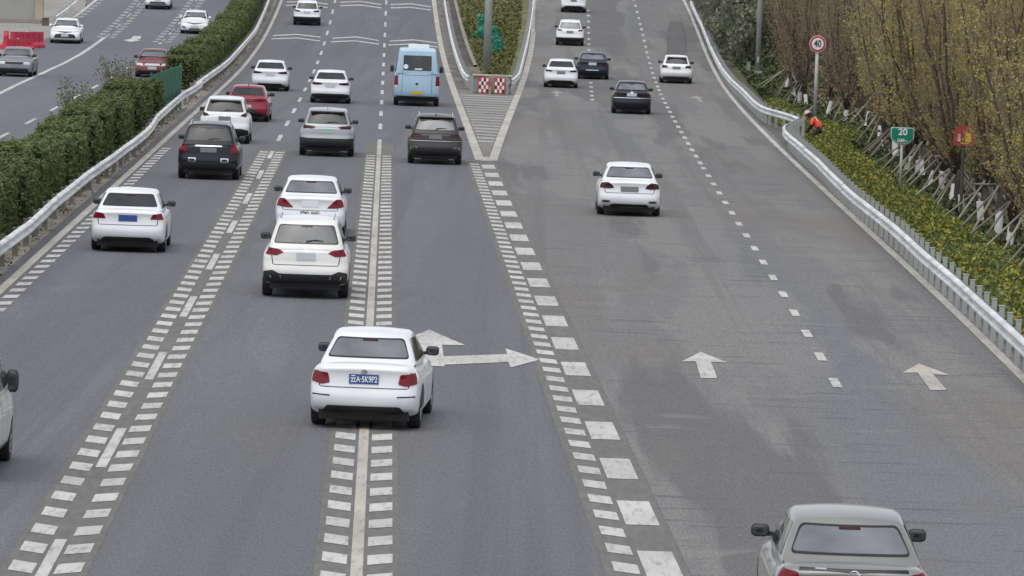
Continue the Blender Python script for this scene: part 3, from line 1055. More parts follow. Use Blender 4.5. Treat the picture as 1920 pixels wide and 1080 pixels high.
def build_car(label, cat, kind, body_mat, foot, heading, toward=False, name='car', group=None, W=None, H=None, L=None, tail=None, tail_mat=None, plate=None, plate_z=.82, plate_w=.44,
              trim=None, glass=None, wiper=False, rails=False, fin=False, emblem=None, mirrors='black', spoiler=False, slits=None, chrome_bar=None, exhausts=None,
              head=None, grille=None, head_mat=None, seams=False, front_low=None, extra_dark=None, foot_at=None, two_tone=None, plate_text=None, roof_mat=None):
    K = dict(KINDS[kind])
    if W: K['wbelt'] *= W / K['W']; K['wroof'] *= W / K['W']; K['W'] = W
    hs = 1.0
    if H: hs = H / K['H']
    if L: K['L'] = L
    L_, W_ = K['L'], K['W']
    hx, hy = W_ / 2, L_ / 2
    # ---- body skin
    V, Fc = rounded_cube(K['r'], (9, 26, 8))
    Bv = []
    for p in V:
        a, t, q = p[0], (p[1] + 1) / 2, (p[2] + 1) / 2
        zb, zd = cosint(t, K['zbot']), cosint(t, K['deck']) * hs
        z = zb + (zd - zb) * q - .035 * a * a * max(0, q - .5) * 2
        x = a * hx * cosint(t, K['plan']) * cosint(q, K['side'])
        y = p[1] * hy
        s = max(0, (-p[1] - .8) / .2)
        y += s * (cosint(q, K['ro']) + .13 * abs(a) ** 3.2)
        s = max(0, (p[1] - .75) / .25)
        y -= s * (.16 * abs(a) ** 2.6 + .10 * max(0, q - .45) ** 1.2 + .06 * max(0, .2 - q) * 5)
        Bv.append(Vector((x, y, z)))
    nB = len(Bv)
    V2, F2 = rounded_cube((.10, .06, .22) if kind != 'minibus' else (.09, .03, .14), (44, 8, 26))
    H_ = K['H'] * hs
    Hd = K['gz'] * hs
    for p in V2:
        a, q = p[0], (p[2] + 1) / 2
        y0 = K['rg'] + (K['rr'] - K['rg']) * q ** K['gp']
        y1 = K['ws'] * L_ / KINDS[kind]['L'] + (K['rf'] - K['ws']) * q ** 1.15
        t = (p[1] + 1) / 2
        y = y0 + (y1 - y0) * t - hy
        if p[1] < -.5: y += .10 * abs(a) ** 2.6 * (-p[1] - .5) * 2 * (1 if kind not in ('minibus', 'van') else .4)
        if p[1] > .5: y -= .20 * abs(a) ** 2.4 * (p[1] - .5) * 2
        w = K['wbelt'] + (K['wroof'] - K['wbelt']) * q ** 1.25
        w *= 1 - .05 * max(0, p[1]) ** 2 - (.05 if kind in ('sedan', 'hatch') else .03) * max(0, -p[1]) ** 2
        z = Hd + (H_ - Hd) * q - q * (.035 * a * a + .045 * max(0, -p[1]) ** 2.2 + .05 * max(0, p[1]) ** 2.2)
        Bv.append(Vector((a * w, y, z)))
    F2 = [tuple(i + nB for i in f) for f in F2]
    low_f = list(Fc)
    Fc = low_f + F2
    bvh = BVHTree.FromPolygons(Bv, Fc)
    (xb, zb0), (xt, zt0) = K['rw']
    sx = W_ / KINDS[kind]['W']
    zb0 *= hs; zt0 *= hs
    wz0 = (K['deck'][3][1] + .06 if kind in ('sedan', 'old_sedan') else cosint(.78, K['deck']) + .06) * hs
    if kind == 'minibus': wz0 = 1.56
    ztop = H_ - (.12 if kind != 'minibus' else .3)
    wxb = .66 * W_ / 1.8
    def in_trap(x, z, x0, z0, x1, z1, m):
        if z < z0 + m or z > z1 - m: return False
        t = (z - z0) / (z1 - z0)
        return abs(x) < x0 + (x1 - x0) * t - m
    keep = []
    for f in F2:
        vs_ = [Bv[i] for i in f]
        ny = (vs_[1] - vs_[0]).cross(vs_[2] - vs_[0]).y
        if ny < 0 and all(in_trap(q.x, q.z, xb * sx, zb0, xt * sx, zt0, .004) for q in vs_): continue
        if ny > 0 and all(in_trap(q.x, q.z, wxb, wz0, xt * sx * 1.02, ztop, .008) for q in vs_): continue
        keep.append(f)
    body_f = low_f + keep
    rear_axle = -(K['wb'] / 2) - (L_ - K['wb']) * .0
    front_axle = K['wb'] / 2
    # ---- placement: the visible tyres touch the road at the traced foot point
    yaw = -heading
    fw = Vector((math.sin(heading), math.cos(heading), 0))
    if toward:
        yaw += math.pi
        fw = -fw
        org = foot - fw * (front_axle + K['R'] * .2)
    else:
        org = foot - fw * (rear_axle - K['R'] * .2)
    if foot_at is not None:
        org = foot - fw * foot_at
    org.z = zp(org.y)
    sl = math.atan(zslope(org.y)) * (-1 if toward else 1)
    root = thing(name, label, cat, org, (sl, 0, yaw), group)
    body = mk('body', Bv, body_f, body_mat, root, True)
    # cabin: lining, shelf, seats, dashboard
    gc = Vector((0, (K['rr'] + K['rf']) / 2 - hy, (Hd + H_) / 2))
    used = sorted({i for f in keep for i in f}); mp_ = {i: k for k, i in enumerate(used)}
    mk('cabin_lining', [gc + (Bv[i] - gc) * .965 for i in used], [tuple(reversed([mp_[i] for i in f])) for f in keep], LINING, root, True)
    ya_, yb_ = K['rg'] - hy + (.42 if kind in ('sedan', 'old_sedan') else .2), K['ws'] * L_ / KINDS[kind]['L'] - hy - .2
    zsh = max(Hd, cosint(.3, K['deck']) * hs) + .015
    MB().box((0, (ya_ + yb_) / 2, zsh), (K['wbelt'] * 1.62, yb_ - ya_, .02)).build('cabin_floor', SEAT, root)
    st = MB()
    yrs = max(ya_ + .3, rear_seat_y(K, hy))
    sv, sf = rounded_cube((.4, .6, .5), (3, 2, 2), 2)
    sh = (H_ - zsh)
    def blob(cx, cy, cz, dx, dy, dz):
        st.add([(cx + q[0] * dx, cy + q[1] * dy, cz + q[2] * dz) for q in sv], sf)
    blob(0, yrs, zsh + sh * .10, K['wbelt'] * .80, .10, sh * .14)
    for xs in (-.38, 0, .38):
        blob(xs * sx, yrs + .02, zsh + sh * .34, .125, .06, sh * .14)
    for xs in (-.36, .36):
        blob(xs * sx, yrs + .85, zsh + sh * .18, .24, .10, sh * .24)
        blob(xs * sx, yrs + .84, zsh + sh * .56, .13, .06, sh * .15)
    st.build('seats', SEAT, root, True)
    MB().box((0, yb_ - .25, zsh + .03), (K['wbelt'] * 1.7, .5, .08)).build('dashboard', SEAT, root)
    def piece(nm, polys, m, view=None, parent=root, off=.005, r=.03, grid=.07):
        b = MB()
        for vw, P in polys:
            v, f = patch(bvh, P, vw, off, r, grid, dims=(hx, hy))
            b.add(v, f)
        return b.build(nm, m, parent, True)
    # ---- glass
    def ring(P, vw, wd, parent):
        Q = round_poly(P, .06, 5)
        cx = sum(q.x for q in Q) / len(Q); cz = sum(q.y for q in Q) / len(Q)
        hw, hh = max(abs(q.x - cx) for q in Q), max(abs(q.y - cz) for q in Q)
        R_ = []
        for i in range(len(Q)):
            a, b = Q[i], Q[(i + 1) % len(Q)]
            n = max(1, int((b - a).length / .08))
            R_ += [a.lerp(b, k / n) for k in range(n)]
        I_ = [Vector((cx + (q.x - cx) * (1 - wd / hw), cz + (q.y - cz) * (1 - wd / hh))) for q in R_]
        V = []
        for q in R_ + I_:
            d = Vector((0, 1, 0)) if vw == 'rear' else Vector((0, -1, 0))
            h, nn, _i, _d = bvh.ray_cast(Vector((q.x, -9 * d.y, q.y)), d)
            if h is None: h, nn = Vector((q.x, -d.y * hy, q.y)), -d
            if nn.dot(d) > 0: nn = -nn
            V.append(h + nn * .007)
        n = len(R_)
        fs = [(i, (i + 1) % n, n + (i + 1) % n, n + i) for i in range(n)]
        mk('window_border', V, fs, FRIT, parent, True)
    G = {None: PANE_DARK, GLASS_TINT: PANE_SKY_GREY, GLASS_BROWN: PANE_BROWN, GLASS: PANE_DARK}.get(glass, PANE)
    RP = [(-xb * sx, zb0), (xb * sx, zb0), (xt * sx, zt0), (-xt * sx, zt0)]
    ring(RP, 'rear', .02, piece('rear_window', [('rear', RP)], G, r=.06))
    FP = [(-wxb, wz0), (wxb, wz0), (xt * sx * 1.02, ztop), (-xt * sx * 1.02, ztop)]
    ring(FP, 'front', .03, piece('windshield', [('front', FP)], PANE_SKY_GREY if toward else PANE, r=.06))
    if kind != 'minibus':
        zz_ = zt0 - .035
        piece('brake_light', [('rear', [(-.12, zz_ - .012), (.12, zz_ - .012), (.12, zz_ + .012), (-.12, zz_ + .012)])], DARK_LENS, off=.012, r=.008)
    s0, s1 = K['sw'][0] * hs, K['sw'][1] * hs
    yr0, yr1 = K['rg'] - hy, K['rr'] - hy
    yf1, yf0 = K['rf'] - hy, K['ws'] * L_ / KINDS[kind]['L'] - hy
    mid = (yr1 + yf1) / 2 - .05
    if kind in ('sedan', 'old_sedan'):
        back = [(yr0 + .52, s0), (mid - .03, s0), (mid - .03, s1), (yr1 + .12, s1)]
    else:
        back = [(yr0 + .45, s0), (mid - .03, s0), (mid - .03, s1), (yr1 + .3, s1)]
    frontw = [(mid + .03, s0), (yf0 - .42, s0), (yf1 - .12, s1), (mid + .03, s1)]
    for vw in ('left', 'right'):
        piece('side_window', [(vw, back)], GLASS, r=.05)
        piece('side_window', [(vw, frontw)], GLASS, r=.05)
    # ---- lights
    if tail:
        xm = max(x for x, z in tail)
        tail = [((hx + .03) if x > xm - .03 else x, z) for x, z in tail]
        for P in (tail, mirror_poly(tail)):
            s = 1 if sum(x for x, z in P) > 0 else -1
            polys = [('wrap', P)]
            piece('tail_light', polys, tail_mat or RED_LENS, off=.010, r=.025, grid=.035)
    if head:
        for P in (head, mirror_poly(head)):
            piece('headlight', [('front', P)], head_mat or CLEAR_LENS, off=.007, r=.025)
    if grille:
        for P, m in grille:
            piece('grille', [('front', P)], m, off=.006, r=.03)
    if trim:
        for P in ([trim] if not isinstance(trim[0], list) else trim):
            P = [(x, max(z, K['zbot'][0][1] + .006)) for x, z in P]
            piece('bumper_trim', [('rear', P)], BLACK, off=.012, r=.03, grid=.035)
    if extra_dark:
        for P, m in extra_dark:
            piece('trunk_panel', [('rear', P)], m, off=.006, r=.03)
    if slits:
        for P in (slits, mirror_poly(slits)):
            piece('reflector_slot', [('rear', P)], BLACK, off=.007, r=.01)
    if chrome_bar:
        piece('chrome_strip', [('rear', chrome_bar)], CHROME, off=.010, r=.01)
    if exhausts:
        for P in (exhausts, mirror_poly(exhausts)):
            piece('exhaust_trim', [('rear', P)], CHROME, off=.012, r=.02)
            cx = sum(x for x, z in P) / len(P); cz = sum(z for x, z in P) / len(P)
            piece('exhaust_opening', [('rear', [(cx + (x - cx) * .72, cz + (z - cz) * .6) for x, z in P])], BLACK, off=.016, r=.015)
    if two_tone:
        for P, m in two_tone:
            piece('lower_cladding', [('rear', P)], m, off=.006, r=.05)
    if seams:
        zt = cosint(.03, K['deck']) * hs
        for P in ([(-.70, zt - .36), (-.68, zt - .36), (-.735, zt - .04), (-.75, zt - .04)], [(.68, zt - .36), (.70, zt - .36), (.75, zt - .04), (.735, zt - .04)], [(-.68, zt - .375), (.68, zt - .375), (.68, zt - .36), (-.68, zt - .36)]):
            piece('panel_gap', [('rear', P)], BLACK, off=.003, r=.005)
        for vw in ('left', 'right'):
            for yy in (mid, yf0 - .25, yr0 + .55):
                piece('panel_gap', [(vw, [(yy, .35), (yy + .012, .35), (yy + .012, s0 - .05), (yy, s0 - .05)])], BLACK, off=.003, r=.004)
            for yy in (mid - .25, mid + .85):
                piece('door_handle', [(vw, [(yy, s0 - .17), (yy + .2, s0 - .17), (yy + .2, s0 - .14), (yy, s0 - .14)])], body_mat, off=.03, r=.01)
    # ---- plate
    def surf(x, z, vw='rear'):
        d = Vector((0, 1, 0)) if vw == 'rear' else Vector((0, -1, 0))
        h = bvh.ray_cast(Vector((x, -9 if vw == 'rear' else 9, z)), d)[0]
        return h.y if h else (-hy if vw == 'rear' else hy)
    if plate:
        vw = 'front' if toward else 'rear'
        sg = 1 if toward else -1
        y = surf(0, plate_z, vw) + sg * .012
        pl = MB().box((0, y, plate_z), (plate_w, .012, .15)).build('license_plate', plate, root)
        if plate_text:
            me = text_mesh(plate_text, .115, .002)
            o = link('plate_lettering', me, LETTER_WHITE, pl)
            o.location = (0, y - .0085, plate_z - .005)
            o.rotation_euler = (math.pi / 2, 0, 0)
            o.scale = (.80, 1.15, 1)
    if emblem:
        ez, es, em = emblem
        vw = 'front' if toward else 'rear'
        c = [(es * math.cos(k * math.pi / 6), ez + es * .7 * math.sin(k * math.pi / 6)) for k in range(12)]
        piece('emblem', [(vw, c)], em, off=.012, r=.01)
    # ---- mirrors
    ym = yf0 - .42
    zm = s0 + .02
    mv, mf = rounded_cube((.6, .85, .7), (2, 2, 2), 3)
    msz = (.105, .06, .075) if kind not in ('minibus', 'van') else (.09, .07, .16)
    for s in (-1, 1):
        cx = s * (hx + (-.005 if kind != 'minibus' else .10))
        m = BLACK if mirrors == 'black' else body_mat
        o = mk('mirror', [(p[0] * msz[0] + cx, p[1] * msz[1] + ym, p[2] * msz[2] + zm) for p in mv], mf, m, root, True)
        MB().box((s * (hx - .12), ym + .03, zm - .04), (.18, .06, .05)).build('mirror_arm', BLACK, o)
        mk('mirror_glass', [(q[0] * msz[0] * .84 + cx, q[1] * .006 + ym - msz[1] * .9, q[2] * msz[2] * .80 + zm) for q in mv], mf, MIRROR, o, True)
    # ---- wheels, underbody
    key = K['R']
    if key not in WHEELS:
        t, rm = wheel_mesh(K['R'], .215)
        a = mesh_of('tyre', *t, smooth=False); a.materials.append(TYRE)
        b = mesh_of('rim', *rm); b.materials.append(RIM)
        WHEELS[key] = (a, b)
    for yy in (rear_axle, front_axle):
        for s in (-1, 1):
            o = link('wheel', WHEELS[key][0], None, root)
            o.location = (s * (hx - .125), yy, K['R'])
            if s < 0: o.rotation_euler = (0, 0, math.pi)
            link('rim', WHEELS[key][1], None, o)
            arch = [(yy + (K['R'] + .055) * math.cos(k * math.pi / 10), max(.24, K['R'] + (K['R'] + .055) * math.sin(k * math.pi / 10))) for k in range(11)]
            piece('wheel_arch', [('right' if s > 0 else 'left', arch)], BLACK, off=.003, r=.01)
    zu = .15 if kind in ('sedan', 'hatch', 'old_sedan', 'van') else .2
    ub = MB().box((0, 0, zu + .1), (W_ * .80, L_ * .90, .2)).box((0, -hy + .42, zu + .03), (W_ * .5, .3, .12))  # underbody made low and long, its black standing in for shade beneath
    ub.box((0, -hy + .34, K['zbot'][0][1] - .02), (W_ * .74, .14, .13))
    ub.build('underbody', UNDER, root)
    # ---- roof details
    def top(x, y):
        h = bvh.ray_cast(Vector((x, y, 9)), Vector((0, 0, -1)))[0]
        return h.z if h else H_
    if rails:
        for s in (-1, 1):
            xs = s * (K['wroof'] - .07)
            ys = np.linspace(yr1 + .10, yf1 - .1, 7)
            pts = [(xs, y, top(xs, y) + (.045 if 0 < i < 6 else -.02)) for i, y in enumerate(ys)]
            MB().tube(pts, .018, 6).build('roof_rail', rails, root, True)
    if fin:
        y = yr1 + .22
        z = top(0, y)
        mk('antenna_fin', [(-.03, y + .12, z - .01), (.03, y + .12, z - .01), (.03, y - .05, z - .01), (-.03, y - .05, z - .01), (0, y - .05, z + .07), (0, y - .02, z + .075)],
           [(0, 3, 4, 5), (1, 5, 4, 2), (0, 5, 1), (3, 2, 4)], body_mat if fin != 'black' else BLACK, root)
    if spoiler:
        zs = (zt0 + .045)
        y = surf(0, zs) if kind != 'sedan' else surf(0, cosint(.02, K['deck']) * hs - .03)
        if kind != 'sedan':
            w = xt * sx + .02
            b = MB()
            v = [(-w, y + .06, zs + .05), (w, y + .06, zs + .05), (w * .97, y - .12, zs + .02), (-w * .97, y - .12, zs + .02), (-w, y + .08, zs + .01), (w, y + .08, zs + .01), (w * .97, y - .115, zs - .005), (-w * .97, y - .115, zs - .005)]
            b.add(v, [(0, 3, 2, 1), (4, 5, 6, 7), (3, 7, 6, 2), (0, 4, 7, 3), (1, 2, 6, 5)])
            b.build('spoiler', body_mat, root)
    if wiper:
        z0 = zb0 + .05
        pts = [(.0, surf(0, z0) - .02, z0), (.16, surf(.16, z0 + .03) - .025, z0 + .035), (.36, surf(.36, z0 + .02) - .02, z0 + .02)]
        MB().tube(pts, [.02, .012, .008], 5).build('rear_wiper', BLACK, root)
    return root, bvh, surf, K


def foot_px(xl, xr, yb):
    return at((xl + xr) / 2, yb)


def hd(f, p, extra=0.):
    return tangent(f, p.y) + math.radians(extra)


MAINH = lambda Y: left_line(Y)
G_CARS = 'cars on the highway'
TRIM_S = [(-.62, .16), (.62, .16), (.62, .33), (.52, .38), (-.52, .38), (-.62, .33)]
TRIM_SUV = [(-.86, .28), (.86, .28), (.86, .50), (.62, .56), (-.62, .56), (-.86, .50)]
TAIL_S = [(.54, .80), (.58, .90), (.88, .94), (.88, .78), (.6, .74)]
TAIL_SLIM = [(.36, .875), (.42, .93), (.88, .97), (.88, .845), (.6, .835)]

# --- the circled white sedan between two lanes
p = at(686, 799)
r_, bv_, sf_, K_ = build_car('white sedan with a blue number plate straddling the solid lane line', 'car', 'sedan', P_WHITE, p, math.radians(2.6), W=1.75, L=4.45, H=1.47,
    tail=[(.53, .73), (.56, .88), (.86, .91), (.86, .74), (.66, .70)], plate=PLATE_BLUE, plate_text='云A·5K9P2', plate_z=.80, plate_w=.46,
    trim=[(-.64, .16), (.64, .16), (.66, .26), (.56, .385), (-.56, .385), (-.66, .26)], slits=[(.52, .545), (.80, .555), (.80, .535), (.52, .525)], emblem=(.915, .055, CHROME),
    glass=GLASS_TINT, seams=True, group=G_CARS)
# --- white SUV behind the ride-hailing sedan
p = at(572, 556)
build_car('white SUV with silver roof rails and brownish rear window', 'car', 'suv', P_CREAM, p, hd(left_line, p), W=1.86, H=1.70,
    tail=[(.46, .975), (.58, 1.04), (.88, 1.07), (.90, .92), (.62, .90)], plate=PLATE_WHITE, plate_z=.90, plate_w=.40, trim=[(-.88, .30), (.88, .30), (.88, .56), (.70, .60), (.55, .53), (-.55, .53), (-.70, .60), (-.88, .56)],
    exhausts=[(.50, .43), (.74, .43), (.76, .50), (.52, .50)], glass=GLASS_BROWN, wiper=True, rails=CHROME, emblem=(1.0, .05, CHROME), chrome_bar=[(-.45, .965), (.45, .965), (.45, .975), (-.45, .975)], group=G_CARS, seams=True)
# --- ride-hailing sedan
p = at(581, 441)
r_, bv_, sf_, K_ = build_car('white ride-hailing sedan with dark lettering on its bumper', 'car', 'sedan', P_WHITE, p, hd(left_line, p, .3), W=1.82, H=1.49,
    tail=[(.42, .74), (.60, .92), (.66, .965), (.86, .97), (.86, .78), (.62, .74)], plate=LETTER_WHITE, plate_z=.84, plate_w=.42, trim=TRIM_S, glass=GLASS_TINT, group=G_CARS, seams=True)
me = text_mesh('网约 出行', .115, .003)
o = link('bumper_lettering', me, LETTER_DARK, r_); o.location = (0, sf_(0, .60) - .012, .60); o.rotation_euler = (math.pi / 2, 0, 0)
# --- white sedan hidden behind the left caption
p = at(241, 470)
build_car('white sedan alone in the lane next to the median, nearest the guardrail', 'car', 'sedan', P_WHITE, p, hd(left_line, p), W=1.80, tail=[(.52, .80), (.58, .92), (.88, .95), (.88, .80)], plate=PLATE_BLUE, trim=TRIM_S, group=G_CARS, seams=True)
# --- black SUV
p = at(391, 335)
build_car('black SUV with silver roof and red and clear tail lamps', 'car', 'suv', P_BLACK, p, hd(left_line, p), W=1.92, H=1.76, L=4.8,
    tail=[(.68, .84), (.70, 1.10), (.90, 1.12), (.92, .86)], plate=PLATE_GREY, plate_z=.93, plate_w=.5, trim=TRIM_SUV, chrome_bar=[(-.42, 1.035), (.42, 1.035), (.40, 1.075), (-.40, 1.075)],
    exhausts=[(.38, .55), (.62, .55), (.62, .68), (.38, .68)], wiper=True, rails=CHROME, group=G_CARS)
# --- white SUV behind the red sedan
p = at(421, 268)
build_car('white SUV with dark tail lamps between the black SUV and the red sedan', 'car', 'suv', P_WHITE, p, hd(left_line, p), W=1.84, H=1.69,
    tail=[(.55, 1.0), (.62, 1.08), (.88, 1.15), (.88, 1.0)], tail_mat=DARK_LENS, plate=PLATE_GREY, plate_z=.92, trim=TRIM_SUV, wiper=True, fin=True, emblem=(1.03, .05, CHROME), spoiler=True, group=G_CARS)
# --- red sedan
p = at(463, 227)
build_car('red sedan in front of the white SUV in the median lane', 'car', 'sedan', P_RED, p, hd(left_line, p, 1.0), W=1.80, H=1.45,
    tail=[(.40, .84), (.45, .93), (.86, .96), (.86, .84)], plate=PLATE_WHITE, plate_z=.62, plate_w=.4, trim=TRIM_S, fin='black', chrome_bar=[(-.3, .87), (.3, .87), (.3, .90), (-.3, .90)], group=G_CARS)
# --- white sedan, left lane, farther
p = at(506, 170)
build_car('white sedan with slim dark tail lamps ahead of the red sedan', 'car', 'sedan', P_WHITE, p, hd(left_line, p), W=1.82, H=1.46, tail=TAIL_SLIM, tail_mat=DARK_LENS, plate=PLATE_WHITE, plate_z=.80, trim=TRIM_S, group=G_CARS)
# --- white SUV at the far end of the left lane
p = at(575, 47)
build_car('white SUV farthest up the median lane near the speed lines', 'car', 'suv', P_WHITE, p, hd(left_line, p), W=1.86, H=1.66, tail=[(.42, .92), (.48, 1.02), (.88, 1.06), (.88, .93)], tail_mat=DARK_LENS, plate=PLATE_WHITE, plate_z=.9, trim=[(-.90, .28), (.90, .28), (.90, .60), (-.90, .60)], group=G_CARS)
# --- middle lane
p = at(619, 193)
build_car('white sedan with long dark tail lamps ahead of the grey SUV', 'car', 'sedan', P_WHITE, p, hd(left_line, p), W=1.84, H=1.48, tail=TAIL_SLIM, tail_mat=DARK_LENS, plate=PLATE_WHITE, plate_z=.80,
    trim=[(-.85, .26), (.85, .26), (.85, .42), (.6, .45), (-.6, .45), (-.85, .42)], group=G_CARS)
p = at(612, 292)
build_car('silver-grey SUV with dark lower bumper behind the white sedan', 'car', 'suv', P_SILVER, p, hd(left_line, p), W=1.92, H=1.66, L=4.75, tail=[(.38, 1.02), (.5, 1.06), (.88, 1.09), (.88, .98), (.5, .96)], tail_mat=DARK_LENS,
    plate=PLATE_GREEN, plate_z=.90, trim=[(-.92, .26), (.92, .26), (.92, .66), (.7, .64), (-.7, .64), (-.92, .66)], fin=True, wiper=True, spoiler=True, group=G_CARS)
p = at(814.5, 307)
build_car('dark brown SUV with pale roof rails beside the striped gore', 'car', 'suv', P_BROWN, p, hd(center_line, p), W=1.86, H=1.70, tail=[(.42, .96), (.5, 1.04), (.88, 1.04), (.88, .92)], tail_mat=DARK_LENS, plate=PLATE_GREY, plate_z=.95,
    trim=TRIM_SUV, exhausts=[(.60, .50), (.84, .50), (.84, .60), (.62, .60)], chrome_bar=[(-.86, .80), (.86, .80), (.86, .815), (-.86, .815)], glass=GLASS_TINT, rails=CHROME, fin=True, wiper=True, spoiler=True, group=G_CARS)
# --- blue minibus
p = at(780, 198)
r_, bv_, sf_, K_ = build_car('pale blue minibus with a yellow number plate', 'minibus', 'minibus', P_BLUE, p, hd(center_line, p), name='minibus', tail=[(.84, .95), (.86, 1.38), (1.02, 1.38), (1.02, .95)], tail_mat=RED_LENS, plate=PLATE_YELLOW, plate_z=.62, plate_w=.5,
    trim=[(-.95, .40), (.95, .40), (.95, .47), (-.95, .47)], emblem=(1.02, .07, BLACK))
def rear_patch(nm, P, m, off=.012, r=.02):
    v, f = patch(bv_, P, 'rear', off, r)
    mk(nm, v, f, m, r_, True)
rear_patch('round_sticker', [(-.52 + .11 * math.cos(k * math.pi / 6), 1.79 + .11 * math.sin(k * math.pi / 6)) for k in range(12)], LETTER_WHITE)
rear_patch('paper_sign', [(-.12, 1.66), (.22, 1.66), (.22, 1.72), (-.12, 1.72)], LETTER_WHITE)
for s in (-1, 1):
    rear_patch('reversing_lamp', [(s * .86, .82), (s * 1.0, .82), (s * 1.0, .94), (s * .86, .94)][::s], CLEAR_LENS)
    rear_patch('door_gap', [(s * .665, .60), (s * .68, .60), (s * .68, 1.60), (s * .665, 1.60)][::s], BLACK, .006, .004)
rear_patch('door_crease', [(-.62, 1.40), (.62, 1.40), (.62, 1.415), (-.62, 1.415)], BLACK, .004, .004)
MB().box((.05, 0, 2.66), (.95, 1.3, .16)).build('roof_air_conditioner', LETTER_WHITE, r_)

# --- ramp cars
p = at(1177.5, 403)
build_car('white sedan alone in the middle of the ramp', 'car', 'sedan', P_WHITE, p, hd(ramp_dash, p, -.4), W=1.83, H=1.47, L=4.8, tail=[(.44, .80), (.5, .90), (.60, .96), (.86, .93), (.86, .80), (.6, .78)], tail_mat=DARK_LENS, plate=PLATE_GREY, plate_z=.78, plate_w=.5,
    trim=[(-.55, .2), (.55, .2), (.55, .33), (.48, .36), (-.48, .36), (-.55, .33)], exhausts=[(.54, .38), (.78, .38), (.78, .46), (.54, .46)], glass=GLASS_TINT, group=G_CARS, seams=True)
p = at(1183, 213)
build_car('black sedan with chrome strip and pale plate on the ramp', 'car', 'sedan', P_BLACK, p, hd(ramp_dash, p), W=1.80, H=1.47, tail=[(.50, .84), (.54, .95), (.88, .96), (.88, .80)], tail_mat=DARK_LENS, plate=PLATE_WHITE, plate_z=.88, trim=TRIM_S, chrome_bar=[(-.84, .72), (.84, .72), (.84, .745), (-.84, .745)], emblem=(1.0, .07, CHROME), glass=GLASS_TINT, group=G_CARS)
p = at(1267, 156)
build_car('white hatchback in the outer ramp lane near the guardrail', 'car', 'hatch', P_WHITE, p, hd(ramp_dash, p), W=1.79, H=1.53, tail=[(.46, .86), (.52, .98), (.88, 1.0), (.88, .84)], tail_mat=DARK_LENS, plate=PLATE_GREY, plate_z=.86, trim=TRIM_S, spoiler=True, group=G_CARS)
p = at(1051, 164)
build_car('white sedan next to the traffic island on the ramp', 'car', 'sedan', P_WHITE, p, hd(ramp_inner, p), W=1.80, H=1.47, tail=[(.44, .84), (.5, .92), (.86, .95), (.86, .84)], tail_mat=DARK_LENS, plate=PLATE_GREY, plate_z=.80, trim=[(-.6, .18), (.6, .18), (.7, .32), (.5, .40), (-.5, .40), (-.7, .32)], group=G_CARS)
p = at(1110, 148)
build_car('dark blue sedan half hidden behind the white sedan on the ramp', 'car', 'sedan', P_NAVY, p, hd(ramp_inner, p), W=1.84, H=1.46, tail=TAIL_S, tail_mat=DARK_LENS, plate=PLATE_WHITE, plate_z=.86, trim=TRIM_S, chrome_bar=[(-.35, .50), (.35, .50), (.35, .53), (-.35, .53)], glass=GLASS_TINT, group=G_CARS)
p = at(1068, 85)
build_car('white SUV with a black lower bumper farther up the ramp', 'car', 'suv', P_WHITE, p, hd(ramp_inner, p), W=1.84, H=1.64, tail=[(.5, .95), (.56, 1.05), (.88, 1.06), (.88, .95)], tail_mat=DARK_LENS, plate=PLATE_GREY, plate_z=.90, trim=[(-.90, .26), (.90, .26), (.90, .54), (-.90, .54)], glass=GLASS_TINT, group=G_CARS)
p = at(1075, 23)
build_car('white SUV cut by the upper picture edge on the ramp', 'car', 'suv', P_WHITE, p, hd(ramp_inner, p), W=1.86, H=1.64, tail=[(.5, .95), (.56, 1.05), (.88, 1.06), (.88, .95)], tail_mat=DARK_LENS, plate=PLATE_GREY, plate_z=.90, trim=[(-.6, .26), (.6, .26), (.8, .40), (.5, .52), (-.5, .52), (-.8, .40)], group=G_CARS)
# --- champagne-grey sedan at the lower right
pm = at(1572, 1003, 1.02)
hg = math.radians(.3)
build_car('champagne-grey sedan with dark tailgate nearest the camera on the ramp', 'car', 'sedan', P_CHAMP, Vector((pm.x, pm.y, 0)), hg, W=1.80, H=1.47, L=4.7, foot_at=KINDS['sedan']['ws'] * 4.7 / 4.62 - 2.35 - .42,
    tail=[(.58, .80), (.60, .95), (.88, .98), (.88, .78)], plate=PLATE_BLUE, plate_z=.72, trim=TRIM_S, emblem=(.93, .075, CHROME), chrome_bar=[(-.42, .985), (-.30, .985), (-.30, 1.0), (-.42, 1.0)],
    extra_dark=[([(-.56, .80), (.56, .80), (.60, 1.0), (-.60, 1.0)], P_BLACK)], glass=GLASS_TINT, group=G_CARS, seams=True)
# --- white van at the left edge
p = at(-22, 899)
build_car('dusty white van cut by the picture edge in the median lane', 'van', 'van', P_VAN, Vector((p.x - .72, p.y, p.z)), hd(left_line, p, .6), name='van', W=1.64, tail=[(.66, .72), (.68, 1.05), (.80, 1.05), (.80, .72)], plate=PLATE_BLUE, plate_z=.62, trim=[(-.8, .3), (.8, .3), (.8, .46), (-.8, .46)], group=G_CARS, seams=True)

